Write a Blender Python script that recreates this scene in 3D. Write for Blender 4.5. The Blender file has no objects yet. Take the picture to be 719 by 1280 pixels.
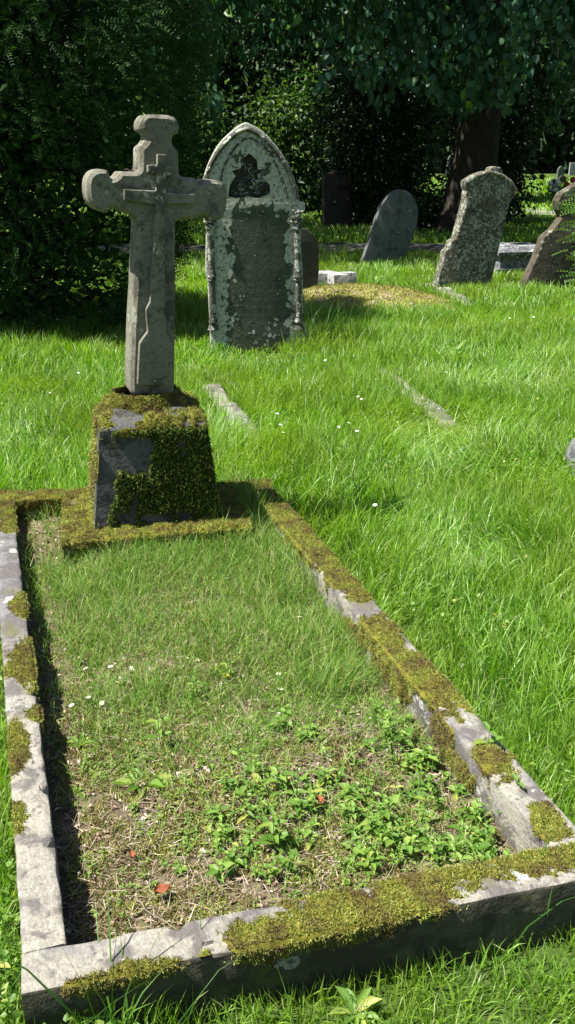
import bpy, bmesh, math, random
import numpy as np
from mathutils import Vector, Matrix, noise
from mathutils.geometry import tessellate_polygon

random.seed(7)
rng = np.random.default_rng(11)
R = math.radians
sc = bpy.context.scene
COL = sc.collection

# ------------------------------------------------------------------ camera
FPX, PITCH, CAMZ = 1150.0, math.atan(449 / 1150.0), 1.5
cp, sp = math.cos(PITCH), math.sin(PITCH)
cd = bpy.data.cameras.new('camera')
cam = bpy.data.objects.new('camera', cd); COL.objects.link(cam)
cam.location = (0, 0, CAMZ); cam.rotation_euler = (math.pi / 2 - PITCH, 0, 0)
cd.sensor_fit = 'VERTICAL'; cd.sensor_height = 24; cd.lens = 24 * FPX / 1280.0
cd.clip_start = .05; cd.clip_end = 600
sc.camera = cam

def ray(x, y):
    v = y - 640.0
    return (x - 359.5, FPX * cp - v * sp, -(FPX * sp + v * cp))
def ground(x, y, z=0.0):                       # survey point of the photograph at height z
    r = ray(x, y); t = (z - CAMZ) / r[2]
    return (r[0] * t, r[1] * t)
def trace(pts, Q, rot):                        # outline measured on the upright plane through Q
    n = (math.sin(rot), -math.cos(rot)); a = (math.cos(rot), math.sin(rot)); out = []
    for x, y in pts:
        r = ray(x, y); t = (Q[0] * n[0] + Q[1] * n[1]) / (r[0] * n[0] + r[1] * n[1])
        P = (r[0] * t, r[1] * t)
        out.append(((P[0] - Q[0]) * a[0] + (P[1] - Q[1]) * a[1], CAMZ + r[2] * t))
    return out

# ------------------------------------------------------------------ scene graph helpers
def tag(o, label=None, cat=None, group=None, kind=None):
    if label: o['label'] = label
    if cat: o['category'] = cat
    if group: o['group'] = group
    if kind: o['kind'] = kind
    return o
def empty(name, loc=(0, 0, 0), rz=0):
    o = bpy.data.objects.new(name, None); COL.objects.link(o)
    o.location = loc; o.rotation_euler = (0, 0, rz); o.empty_display_size = .1
    return o
def link(name, me, mat=None, parent=None, loc=None, rz=None):
    o = bpy.data.objects.new(name, me); COL.objects.link(o)
    if mat: me.materials.append(mat)
    if parent: o.parent = parent
    if loc is not None: o.location = loc
    if rz is not None: o.rotation_euler = (0, 0, rz)
    return o
def finish(bm, smooth=30):
    bmesh.ops.remove_doubles(bm, verts=bm.verts, dist=1e-5)
    bmesh.ops.recalc_face_normals(bm, faces=bm.faces)
    me = bpy.data.meshes.new('m'); bm.to_mesh(me); bm.free()
    if smooth:
        me.polygons.foreach_set('use_smooth', [True] * len(me.polygons))
        me.set_sharp_from_angle(angle=R(smooth))
    return me
def np_mesh(verts, loops, starts, smooth=False):
    me = bpy.data.meshes.new('m')
    me.vertices.add(len(verts)); me.vertices.foreach_set('co', np.ascontiguousarray(verts, dtype=np.float32).ravel())
    me.loops.add(len(loops)); me.loops.foreach_set('vertex_index', loops.astype(np.int32))
    me.polygons.add(len(starts)); me.polygons.foreach_set('loop_start', starts.astype(np.int32))
    if smooth: me.polygons.foreach_set('use_smooth', np.ones(len(starts), dtype=bool))
    me.update(calc_edges=True)
    return me
class Acc:                                      # collects uniform pieces of geometry
    def __init__(s): s.v = []; s.l = []; s.st = []; s.nv = 0; s.nl = 0
    def add(s, V, loops, starts):               # V (n,k,3); loops/starts for one item
        n, k, _ = V.shape
        if n == 0: return
        s.v.append(V.reshape(-1, 3))
        s.l.append((loops[None, :] + (np.arange(n) * k)[:, None] + s.nv).ravel())
        s.st.append((starts[None, :] + (np.arange(n) * len(loops))[:, None] + s.nl).ravel())
        s.nv += n * k; s.nl += n * len(loops)
    def mesh(s, smooth=False): return np_mesh(np.concatenate(s.v), np.concatenate(s.l), np.concatenate(s.st), smooth)

BL = np.array([0, 1, 3, 2, 2, 3, 5, 4, 4, 5, 6]); BS = np.array([0, 4, 8])
def blades(acc, P, az, L, W, lean, curl):
    """curved grass blades: base P, azimuth az, length L, width W, lean at the base and extra curl (radians)"""
    n = len(P); d = np.stack([np.cos(az), np.sin(az), np.zeros(n)], 1)
    s = np.stack([-np.sin(az), np.cos(az), np.zeros(n)], 1)
    tw = rng.uniform(-1.2, 1.2, n)[:, None]
    s = s * np.cos(tw) + d * np.sin(tw)
    up = np.array([0, 0, 1.0]); V = np.zeros((n, 7, 3)); p = P.copy(); a = lean.copy()
    for i, (w, f) in enumerate(((.8, 0), (1, .36), (.72, .36), (0, .28))):
        if f:
            p = p + (d * np.sin(a)[:, None] + up * np.cos(a)[:, None]) * (L * f)[:, None]
            a = a + curl * .5
        if i < 3:
            V[:, 2 * i] = p - s * (W * w * .5)[:, None]; V[:, 2 * i + 1] = p + s * (W * w * .5)[:, None]
        else: V[:, 6] = p
    acc.add(V, BL, BS)
LL = np.array([0, 1, 2, 3, 0, 3, 4, 5]); LS = np.array([0, 4])
def leaves(acc, P, D, N, L, W, fold=.25, tipdroop=.15, shape=(.3, .68, .72)):
    """ovate folded leaves: base P, direction D, face normal N, length L, width W"""
    D = D / (np.linalg.norm(D, axis=1)[:, None] + 1e-9)
    S = np.cross(D, N); S /= (np.linalg.norm(S, axis=1)[:, None] + 1e-9)
    N = np.cross(S, D); n = len(P); V = np.zeros((n, 6, 3)); L = L[:, None]; W = W[:, None]
    a, b, wb = shape
    V[:, 0] = P
    V[:, 1] = P + D * L * a + S * W * .5 + N * W * fold
    V[:, 2] = P + D * L * b + S * W * .5 * wb + N * W * fold * .6
    V[:, 3] = P + D * L - N * L * tipdroop
    V[:, 4] = P + D * L * b - S * W * .5 * wb + N * W * fold * .6
    V[:, 5] = P + D * L * a - S * W * .5 + N * W * fold
    acc.add(V, LL, LS)
def rdir(n, zb=0.0, zs=1.0):
    v = rng.normal(size=(n, 3)); v[:, 2] = v[:, 2] * zs + zb
    return v / (np.linalg.norm(v, axis=1)[:, None] + 1e-9)
def tube(acc_or_bm, pts, r0, r1, k=6):
    bm = acc_or_bm; rings = []
    m = len(pts)
    for i, p in enumerate(pts):
        p = Vector(p); q = Vector(pts[min(i + 1, m - 1)]) - Vector(pts[max(i - 1, 0)]); q.normalize()
        a = q.orthogonal().normalized() if abs(q.z) > .95 else q.cross(Vector((0, 0, 1))).normalized()
        b = q.cross(a); r = r0 + (r1 - r0) * i / (m - 1)
        rings.append([bm.verts.new(p + a * math.cos(t) * r + b * math.sin(t) * r) for t in [2 * math.pi * j / k for j in range(k)]])
    for A, B in zip(rings, rings[1:]):
        for j in range(k): bm.faces.new((A[j], A[(j + 1) % k], B[(j + 1) % k], B[j]))
    bm.faces.new(rings[0]); bm.faces.new(rings[-1])

def vnoise(x, y, s, seed=0):                    # numpy value noise 0..1
    x = np.asarray(x) * s + seed * 17.3; y = np.asarray(y) * s + seed * 9.1
    xi = np.floor(x).astype(np.int64); yi = np.floor(y).astype(np.int64); fx = x - xi; fy = y - yi
    h = lambda a, b: (np.sin(a * 127.1 + b * 311.7 + seed) * 43758.5453) % 1.0
    fx = fx * fx * (3 - 2 * fx); fy = fy * fy * (3 - 2 * fy)
    return (h(xi, yi) * (1 - fx) + h(xi + 1, yi) * fx) * (1 - fy) + (h(xi, yi + 1) * (1 - fx) + h(xi + 1, yi + 1) * fx) * fy
def nz(x, y=0, z=0): return noise.noise(Vector((x, y, z)))

# ------------------------------------------------------------------ materials
class NT:
    def __init__(s, name):
        s.m = bpy.data.materials.new(name); s.m.use_nodes = True; s.t = s.m.node_tree; s.t.nodes.clear()
        s.out = s.t.nodes.new('ShaderNodeOutputMaterial')
    def n(s, typ, **k):
        nd = s.t.nodes.new('ShaderNode' + typ)
        for a, b in k.items():
            if a[0] == '_': setattr(nd, a[1:], b)
            else:
                key = {'Fac_': 'Fac'}.get(a, a).replace('__', ' '); s.set(nd, key, b)
        return nd
    def set(s, nd, key, b):
        i = nd.inputs[int(key[1:])] if key[0] == 'i' and key[1:].isdigit() else nd.inputs[key]
        if isinstance(b, bpy.types.NodeSocket): s.t.links.new(b, i)
        else: i.default_value = b
    def ramp(s, fac, stops, interp='LINEAR'):
        nd = s.t.nodes.new('ShaderNodeValToRGB'); s.t.links.new(fac, nd.inputs[0]); cr = nd.color_ramp; cr.interpolation = interp
        while len(cr.elements) < len(stops): cr.elements.new(.5)
        for e, (p, c) in zip(cr.elements, stops):
            e.position = p; e.color = (c, c, c, 1) if isinstance(c, (int, float)) else (*c, 1)
        return nd.outputs[0]
    def noise(s, vec, scale, detail=4, rough=.6, dist=0):
        nd = s.n('TexNoise', Scale=scale, Detail=detail, Roughness=rough, Distortion=dist); s.t.links.new(vec, nd.inputs['Vector'])
        return nd.outputs['Fac']
    def math(s, op, a, b=0.0, clamp=False):
        nd = s.t.nodes.new('ShaderNodeMath'); nd.operation = op; nd.use_clamp = clamp
        s.set(nd, 'i0', a); s.set(nd, 'i1', b); return nd.outputs[0]
    def mix(s, f, a, b):
        nd = s.t.nodes.new('ShaderNodeMix'); nd.data_type = 'RGBA'
        for i, v in ((0, f), (6, a), (7, b)):
            if isinstance(v, bpy.types.NodeSocket): s.t.links.new(v, nd.inputs[i])
            else: nd.inputs[i].default_value = v if i == 0 else (*v, 1)
        return nd.outputs[2]
    def sep(s, vec):
        nd = s.t.nodes.new('ShaderNodeSeparateXYZ'); s.t.links.new(vec, nd.inputs[0]); return nd.outputs
    def obj(s): return s.n('TexCoord').outputs['Object']

def leaf_mat(name, stops, trans=.35, rough=.5, tcol=1.5, spec=.3, nscale=0, ncol=None):
    t = NT(name); g = t.n('NewGeometry')
    c = t.ramp(g.outputs['Random Per Island'], stops)
    if nscale:
        f = t.noise(g.outputs['Position'], nscale, 3)
        f = t.ramp(f, [(.4, 0), (.62, 1)]); c = t.mix(f, c, ncol) if not isinstance(ncol, float) else c
    p = t.n('BsdfPrincipled', Roughness=rough); t.set(p, 'Base Color', c); p.inputs['Specular IOR Level'].default_value = spec
    tr = t.n('BsdfTranslucent'); tm = t.n('HueSaturation', Saturation=1.1, Value=tcol); t.t.links.new(c, tm.inputs['Color']); t.t.links.new(tm.outputs[0], tr.inputs[0])
    mx = t.n('MixShader'); mx.inputs[0].default_value = trans
    t.t.links.new(p.outputs[0], mx.inputs[1]); t.t.links.new(tr.outputs[0], mx.inputs[2]); t.t.links.new(mx.outputs[0], t.out.inputs[0])
    return t.m

def stone_mat(name, a, b, dark, lich, dark_amt=.5, lich_amt=.4, scale=1.0, moss=None, moss_amt=0, bump=.5, zones=None, gloss=.85, inscr=None, warm=None, patina=None, pcol=(.15, .155, .165)):
    """weathered stone: two tones, dark algae, round lichen crusts, optional moss film; zones(t, sep) gives an extra lichen mask"""
    t = NT(name); o = t.obj()
    big = t.noise(o, 2.6 * scale, 4, .6); fine = t.noise(o, 60 * scale, 3, .7); mid = t.noise(o, 11 * scale, 5, .65, .3)
    c = t.mix(t.ramp(big, [(.35, 0), (.65, 1)]), a, b)
    c = t.mix(t.ramp(fine, [(.4, 0), (.62, .55)]), c, tuple(x * .5 for x in a))
    if patina: c = t.mix(patina(t, t.sep(o), o), c, pcol)
    if warm: c = t.mix(t.ramp(t.noise(o, 4.7 * scale, 4, .6), [(.5, 0), (.66, .8)]), c, warm)
    dm = t.ramp(t.math('ADD', mid, t.math('MULTIPLY', big, .5)), [(.91 - .30 * dark_amt, 0), (1.0 - .30 * dark_amt, 1)])
    dm = t.math('MULTIPLY', dm, .85)
    c = t.mix(dm, c, dark)
    if moss:
        mm = t.ramp(t.noise(o, 7 * scale, 5, .7), [(.7 - .3 * moss_amt, 0), (.8 - .3 * moss_amt, 1)])
        c = t.mix(mm, c, moss)
    sv = t.n('TexVoronoi', Scale=55 * scale, Randomness=1.0); t.t.links.new(o, sv.inputs['Vector'])
    sr = t.ramp(t.noise(o, 6.5 * scale, 4, .7), [(.42, 0), (.62, .42)])
    sm = t.math('GREATER_THAN', t.math('SUBTRACT', sr, sv.outputs['Distance']), .03)
    c = t.mix(t.math('MULTIPLY', sm, .75), c, tuple(x * 1.2 for x in dark))
    gr = t.ramp(t.noise(o, 190 * scale, 2, .6), [(.38, 0), (.6, .4)]); c = t.mix(gr, c, tuple(x * .5 for x in b))
    # lichen
    dv = t.n('TexNoise', Scale=22 * scale, Detail=6, Roughness=.75); t.t.links.new(o, dv.inputs['Vector'])
    va = t.n('VectorMath', _operation='MULTIPLY_ADD'); t.t.links.new(dv.outputs['Color'], va.inputs[0]); va.inputs[1].default_value = (.075 / scale,) * 3; t.t.links.new(o, va.inputs[2])
    masks = []
    for k, (vs, rad) in enumerate(((16 * scale, .36), (34 * scale, .33))):
        vo = t.n('TexVoronoi', Scale=vs, Randomness=1.0); t.t.links.new(va.outputs[0], vo.inputs['Vector'])
        gate = t.noise(o, (3.2 + 2 * k) * scale, 3, .6)
        if zones: gate = t.math('ADD', gate, zones(t, t.sep(o)))
        r = t.math('MULTIPLY', t.ramp(gate, [(.66 - .3 * lich_amt, 0), (.8 - .3 * lich_amt, 1)]), rad * (2.2 if zones else 1.5))
        m = t.math('GREATER_THAN', t.math('SUBTRACT', r, vo.outputs['Distance']), .02 if k else .04)
        masks.append(m)
    lm = t.math('MAXIMUM', masks[0], masks[1])
    lm = t.math('MULTIPLY', lm, t.ramp(t.noise(o, 42 * scale, 4, .75), [(.36, .1), (.5, .95)]))
    lc = t.mix(t.noise(o, 24 * scale, 3), lich, tuple(x * .62 for x in lich))
    c = t.mix(lm, c, lc)
    if inscr: ins = inscr(t, t.sep(o), o); c = t.mix(t.math('MULTIPLY', ins, .55), c, tuple(x * 1.6 for x in a))
    p = t.n('BsdfPrincipled', Roughness=gloss); t.set(p, 'Base Color', c); p.inputs['Specular IOR Level'].default_value = .25
    hgt = t.math('ADD', t.math('MULTIPLY', fine, .45), t.math('ADD', t.math('MULTIPLY', mid, .9), t.math('MULTIPLY', lm, .25)))
    if inscr: hgt = t.math('SUBTRACT', hgt, ins)
    bp = t.n('Bump', Strength=bump, Distance=.014 / scale); t.t.links.new(hgt, bp.inputs['Height']); t.t.links.new(bp.outputs[0], p.inputs['Normal'])
    t.t.links.new(p.outputs[0], t.out.inputs[0])
    return t.m
def simple_mat(name, stops, scale=8, rough=.9, bump=.4, dist=.01, trans=0):
    t = NT(name); o = t.obj(); f = t.noise(o, scale, 6, .7)
    p = t.n('BsdfPrincipled', Roughness=rough); t.set(p, 'Base Color', t.ramp(f, stops)); p.inputs['Specular IOR Level'].default_value = .2
    if bump:
        bp = t.n('Bump', Strength=bump, Distance=dist); t.t.links.new(t.noise(o, scale * 4, 5, .7), bp.inputs['Height']); t.t.links.new(bp.outputs[0], p.inputs['Normal'])
    t.t.links.new(p.outputs[0], t.out.inputs[0]); return t.m

M = {}
M['grass'] = leaf_mat('grass_blade', [(0, (.045, .125, .010)), (.3, (.105, .25, .016)), (.68, (.195, .385, .034)), (.9, (.32, .50, .10)), (.96, (.46, .56, .22)), (1, (.52, .48, .28))], .42, .42, 1.5, .5, 1.1, (.19, .30, .035))
M['plotgrass'] = leaf_mat('plot_grass_blade', [(0, (.07, .17, .02)), (.5, (.15, .29, .035)), (.8, (.26, .37, .08)), (1, (.42, .38, .2))], .35, .5, 1.4)
M['tall'] = leaf_mat('tall_blade', [(0, (.05, .14, .02)), (1, (.09, .19, .03))], .4, .4)
M['straw'] = leaf_mat('straw', [(0, (.16, .12, .08)), (.6, (.36, .29, .20)), (1, (.6, .53, .42))], .1, .8)
M['litter'] = leaf_mat('leaf_litter', [(0, (.05, .03, .02)), (.4, (.18, .11, .075)), (.8, (.36, .27, .19)), (1, (.6, .54, .46))], .1, .8)
M['weed'] = leaf_mat('weed_leaf', [(0, (.08, .17, .025)), (.5, (.15, .27, .045)), (.9, (.25, .37, .08)), (1, (.4, .4, .1))], .38, .45, 1.5)
M['chick'] = leaf_mat('chickweed_leaf', [(0, (.10, .19, .03)), (1, (.22, .33, .06))], .3, .5)
M['moss'] = leaf_mat('moss_frond', [(0, (.10, .15, .022)), (.4, (.27, .33, .05)), (.8, (.50, .53, .13)), (.93, (.62, .60, .25)), (1, (.36, .26, .12))], .3, .8, 1.3, .1, 14, (.20, .155, .07))
M['mossdk'] = leaf_mat('dark_moss_frond', [(0, (.03, .06, .01)), (.5, (.09, .15, .02)), (.85, (.20, .26, .045)), (1, (.27, .22, .10))], .3, .8, 1.3, .1)
M['mossbed'] = simple_mat('moss_cushion', [(.3, (.07, .065, .012)), (.6, (.17, .16, .022)), (.8, (.16, .10, .03))], 40, 1, .9, .006)
M['mossbeddk'] = simple_mat('dark_moss_cushion', [(.3, (.012, .018, .005)), (.7, (.04, .05, .012))], 40, 1, .9, .006)
M['yew'] = leaf_mat('yew_needles', [(0, (.010, .034, .008)), (.6, (.022, .064, .012)), (1, (.055, .13, .02))], .2, .6, 1.3, .15)
M['yewlit'] = leaf_mat('young_yew_needles', [(0, (.06, .16, .02)), (1, (.15, .28, .03))], .35, .5)
M['lime'] = leaf_mat('lime_leaf', [(0, (.028, .085, .042)), (.7, (.045, .115, .055)), (.93, (.07, .15, .05)), (1, (.14, .26, .03))], .3, .45, 1.6, .3)
M['bushdk'] = leaf_mat('holly_leaf', [(0, (.008, .022, .008)), (1, (.03, .06, .016))], .1, .4, 1.3)
M['hazel'] = leaf_mat('hazel_leaf', [(0, (.010, .034, .008)), (.6, (.03, .075, .012)), (1, (.12, .20, .025))], .3, .5, 1.7)
M['far'] = leaf_mat('far_leaf', [(0, (.012, .035, .010)), (1, (.035, .075, .017))], .15, .6)
M['bark'] = simple_mat('bark', [(.3, (.022, .018, .014)), (.7, (.07, .058, .045))], 9, .95, 1, .03)
M['twig'] = simple_mat('twig', [(.3, (.10, .08, .06)), (.7, (.3, .26, .21))], 30, .9, .4, .003)
M['white'] = simple_mat('petal', [(.3, (.72, .72, .68)), (.7, (.82, .82, .80))], 30, .6, 0)
M['yellow'] = simple_mat('floret', [(.3, (.6, .4, .02)), (.7, (.7, .5, .03))], 200, .8, .4, .002)
M['red'] = simple_mat('red_petal', [(.3, (.45, .02, .05)), (.7, (.6, .05, .12))], 30, .6, 0)
M['orange'] = simple_mat('dead_leaf', [(.3, (.16, .05, .022)), (.7, (.30, .10, .045))], 60, .8, .5, .002)
M['yleaf'] = simple_mat('yellow_leaf', [(.3, (.55, .5, .03)), (.7, (.45, .5, .08))], 60, .6, .3, .002)
M['brown'] = simple_mat('dark_clump', [(.3, (.015, .008, .006)), (.7, (.05, .028, .02))], 80, .9, 1, .008)

def kerbmat(name, dark_amt, **k):
    return stone_mat(name, (.35, .325, .27), (.26, .245, .215), (.085, .075, .075), (.48, .48, .44), dark_amt, .35, 1.0, (.12, .115, .045), .42, .8, **k)

def pat_left(t, s, o): return t.ramp(t.math('ADD', t.math('MULTIPLY', s[0], .5), t.math('MULTIPLY', t.noise(o, 5, 5, .7), .5)), [(.82, .9), (.95, 0)])
def pat_blot(t, s, o): return t.ramp(t.noise(o, 4.2, 5, .7), [(.5, 0), (.6, .75)])
M['kerbleft'] = kerbmat('kerb_left_limestone', .6, patina=pat_left)
M['kerb_shade_dirt'] = stone_mat('kerb_shaded_dirty_face', (.11, .10, .07), (.07, .065, .045), (.03, .03, .022), (.3, .3, .26), .6, .1, 1.0, (.07, .075, .02), .5, .6)  # outer face of the front kerb: shade and dirt both put into the colour
M['kerb'] = kerbmat('kerb_limestone', .6, patina=pat_blot)
M['kerbmossy'] = stone_mat('kerb_mossy_stone', (.24, .21, .15), (.16, .14, .09), (.05, .05, .04), (.5, .5, .44), .7, .1, 1.0, (.15, .14, .03), .6, .6)
M['cross'] = stone_mat('cross_stone', (.26, .25, .195), (.16, .16, .12), (.06, .055, .042), (.38, .39, .31), .48, .5, 1.2, (.10, .095, .04), .25, .5, warm=(.17, .15, .11))
def inscr_pl(t, s, o):
    row = t.math('GREATER_THAN', t.math('SINE', t.math('MULTIPLY', s[2], 170.0)), .1); mp = t.n('Mapping'); mp.inputs['Scale'].default_value = (150, 1, 60); t.t.links.new(o, mp.inputs[0])
    k = t.math('GREATER_THAN', t.noise(mp.outputs[0], 1.0, 1, .5), .52); g = t.math('GREATER_THAN', s[2], .36); g2 = t.math('LESS_THAN', s[2], .48)
    return t.math('MULTIPLY', t.math('MULTIPLY', t.math('MULTIPLY', row, k), t.math('MULTIPLY', g, g2)), .4)
M['plinth'] = stone_mat('plinth_stone', (.12, .12, .115), (.08, .08, .078), (.03, .03, .03), (.3, .3, .28), .6, .25, 1.3, (.07, .08, .025), .4, .9, inscr=inscr_pl)
def zone_h2(t, s):
    ax = t.math('ABSOLUTE', t.math('ADD', s[0], .0)); e = t.ramp(t.math('ADD', ax, t.math('MULTIPLY', s[2], .02)), [(.17, 0), (.34, .24)])
    top = t.ramp(t.math('SUBTRACT', s[2], .98), [(.0, 0), (.22, .2)])
    low = t.ramp(s[2], [(.1, .12), (.35, 0)])
    return t.math('SUBTRACT', t.math('ADD', t.math('ADD', e, top), low), .07)
def inscr_h2(t, s, o):
    # worn letter rows: far too weathered to read
    row = t.math('SINE', t.math('MULTIPLY', s[2], 105.0)); row = t.math('GREATER_THAN', row, .25)
    mp = t.n('Mapping'); mp.inputs['Scale'].default_value = (95, 1, 40); t.t.links.new(o, mp.inputs[0])
    k = t.math('GREATER_THAN', t.noise(mp.outputs[0], 1.0, 1, .5), .54)
    gate = t.math('LESS_THAN', t.math('ABSOLUTE', s[0]), .21); g2 = t.math('LESS_THAN', s[2], 1.12); g3 = t.math('GREATER_THAN', s[2], .3)
    return t.math('MULTIPLY', t.math('MULTIPLY', t.math('MULTIPLY', row, k), t.math('MULTIPLY', gate, g2)), t.math('MULTIPLY', g3, .55))
M['h2'] = stone_mat('gothic_stone', (.088, .098, .064), (.062, .076, .054), (.032, .038, .032), (.50, .51, .42), .5, .54, .9, (.09, .08, .03), .25, .6, zones=zone_h2, inscr=inscr_h2)
M['h2dark'] = stone_mat('gothic_carving', (.06, .06, .045), (.04, .04, .03), (.02, .02, .018), (.40, .44, .38), .5, .75, 2.0, None, 0, .8)  # darker gothic stone for the sunk trefoil, recess shade put into the colour
M['h2edge'] = stone_mat('gothic_moulding', (.13, .13, .10), (.09, .095, .07), (.035, .035, .03), (.48, .50, .42), .7, .8, 1.2, None, 0, .7)
M['s3'] = stone_mat('grey_stone', (.16, .175, .165), (.11, .125, .12), (.055, .06, .05), (.50, .52, .5), .45, .3, 1.1, (.10, .11, .05), .2, .4)
M['s4'] = stone_mat('brown_stone', (.15, .14, .10), (.10, .09, .065), (.04, .036, .028), (.38, .40, .33), .6, .85, 1.5, (.11, .10, .04), .3, .6)
M['s5'] = stone_mat('dark_brown_stone', (.12, .10, .07), (.08, .068, .048), (.03, .028, .022), (.32, .32, .26), .6, .5, 1.0, (.10, .08, .03), .2, .5)
M['mott'] = stone_mat('mottled_stone', (.20, .21, .22), (.12, .13, .14), (.05, .05, .055), (.5, .52, .55), .7, .8, 1.2, None, 0, .7)
M['granite'] = stone_mat('dark_granite', (.035, .022, .022), (.025, .018, .018), (.012, .01, .01), (.1, .1, .1), .3, .0, 2, None, 0, .1, gloss=.4)
M['dk'] = stone_mat('dark_slate', (.07, .075, .055), (.05, .055, .04), (.03, .03, .025), (.2, .2, .18), .3, .1, 1, None, 0, .4)  # dark olive grey stone
M['pale'] = stone_mat('pale_stone', (.5, .5, .48), (.4, .4, .39), (.10, .10, .10), (.6, .6, .58), .6, .3, 2.0, None, 0, .6)
M['path'] = simple_mat('tarmac', [(.3, (.05, .05, .05)), (.7, (.10, .095, .09))], 12, .95, .5, .01)
M['pathfar'] = simple_mat('pale_tarmac', [(.3, (.20, .19, .19)), (.7, (.27, .26, .25))], 12, .95, .5, .01)

t = NT('ground_turf'); o = t.obj()
c = t.ramp(t.noise(o, 1.3, 6, .7), [(.3, (.035, .07, .012)), (.55, (.07, .13, .022)), (.75, (.10, .16, .035))])
c = t.mix(t.ramp(t.noise(o, 30, 4, .7), [(.4, 0), (.7, .7)]), c, (.04, .035, .02))
p = t.n('BsdfPrincipled', Roughness=1.0); t.set(p, 'Base Color', c); p.inputs['Specular IOR Level'].default_value = .1
bp = t.n('Bump', Strength=.8, Distance=.03); t.t.links.new(t.noise(o, 25, 5, .7), bp.inputs['Height']); t.t.links.new(bp.outputs[0], p.inputs['Normal'])
t.t.links.new(p.outputs[0], t.out.inputs[0]); M['ground'] = t.m

t = NT('plot_soil'); o = t.obj()
c = t.ramp(t.noise(o, 14, 6, .75), [(.3, (.06, .045, .03)), (.5, (.18, .14, .095)), (.62, (.22, .19, .10)), (.8, (.34, .28, .21))])
c = t.mix(t.ramp(t.noise(o, 5, 5, .7), [(.5, 0), (.62, .8)]), c, (.12, .13, .03))
p = t.n('BsdfPrincipled', Roughness=1.0); t.set(p, 'Base Color', c); p.inputs['Specular IOR Level'].default_value = .1
bp = t.n('Bump', Strength=1, Distance=.012); t.t.links.new(t.noise(o, 90, 5, .8), bp.inputs['Height']); t.t.links.new(bp.outputs[0], p.inputs['Normal'])
t.t.links.new(p.outputs[0], t.out.inputs[0]); M['soil'] = t.m

# ------------------------------------------------------------------ light
SUN_EL, SUN_DIR = R(60), (-.985, -.17)
az = math.atan2(SUN_DIR[0], SUN_DIR[1])         # compass style, clockwise from +Y
w = bpy.data.worlds.new('World'); sc.world = w; w.use_nodes = True; wt = w.node_tree
bg = wt.nodes['Background']; sky = wt.nodes.new('ShaderNodeTexSky'); sky.sky_type = 'NISHITA'; sky.sun_disc = False
sky.sun_elevation = SUN_EL; sky.sun_rotation = az
wt.links.new(sky.outputs[0], bg.inputs[0]); bg.inputs[1].default_value = .05
sd = bpy.data.lights.new('sun', 'SUN'); sd.energy = 4.6; sd.angle = R(.5); sd.color = (1, .96, .88)
so = bpy.data.objects.new('sun', sd); COL.objects.link(so)
h = math.hypot(*SUN_DIR); tosun = Vector((SUN_DIR[0] / h * math.cos(SUN_EL), SUN_DIR[1] / h * math.cos(SUN_EL), math.sin(SUN_EL)))
so.rotation_euler = tosun.to_track_quat('Z', 'Y').to_euler(); so.location = (-6, -1, 9)
sc.view_settings.view_transform = 'Standard'; sc.view_settings.look = 'None'; sc.view_settings.gamma = 1; sc.view_settings.exposure = 1.4
sc.render.engine = 'CYCLES'; sc.cycles.max_bounces = 6; sc.cycles.transparent_max_bounces = 4; sc.cycles.sample_clamp_indirect = 4

# ------------------------------------------------------------------ ground and paths
def gz(x, y): return .018 * (vnoise(x, y, .9, 3) - .5) + .02 * (vnoise(x, y, .35, 5) - .5)
xs = np.concatenate([np.linspace(-300, -12, 20), np.linspace(-11, 11, 89), np.linspace(12, 300, 20)])
ys = np.concatenate([np.linspace(-30, -1, 6), np.linspace(-.5, 20, 83), np.linspace(21, 60, 20), np.linspace(70, 400, 12)])
X, Y = np.meshgrid(xs, ys); Z = gz(X, Y); nx, ny = len(xs), len(ys)
idx = np.arange(nx * ny).reshape(ny, nx); q = np.stack([idx[:-1, :-1], idx[:-1, 1:], idx[1:, 1:], idx[1:, :-1]], -1).reshape(-1)
tag(link('ground', np_mesh(np.stack([X, Y, Z], -1).reshape(-1, 3), q, np.arange(0, len(q), 4), True), M['ground']), kind='structure')
def strip(name, a, b, mat, z=.03):              # a, b: lists of near and far edge points
    bm = bmesh.new(); A = [bm.verts.new((*p, z)) for p in a]; B = [bm.verts.new((*p, z)) for p in b]
    for i in range(len(A) - 1): bm.faces.new((A[i], A[i + 1], B[i + 1], B[i]))
    return tag(link(name, finish(bm, 0), mat), kind='structure')
PX = [-30 + i * 1.5 for i in range(50)]
pn = lambda x: 14.75 + .12 * math.sin(x * .9) + .06 * x * .3
strip('path', [(x, pn(x)) for x in PX], [(x, pn(x) + 1.75 + .1 * math.sin(x * 1.7)) for x in PX], M['path'])
strip('side_path', [(5.4, 24.6), (8, 24.4), (14, 24), (30, 22)], [(6.5, 27.2), (8.5, 28.9), (14, 29.2), (30, 28)], M['pathfar'])

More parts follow.
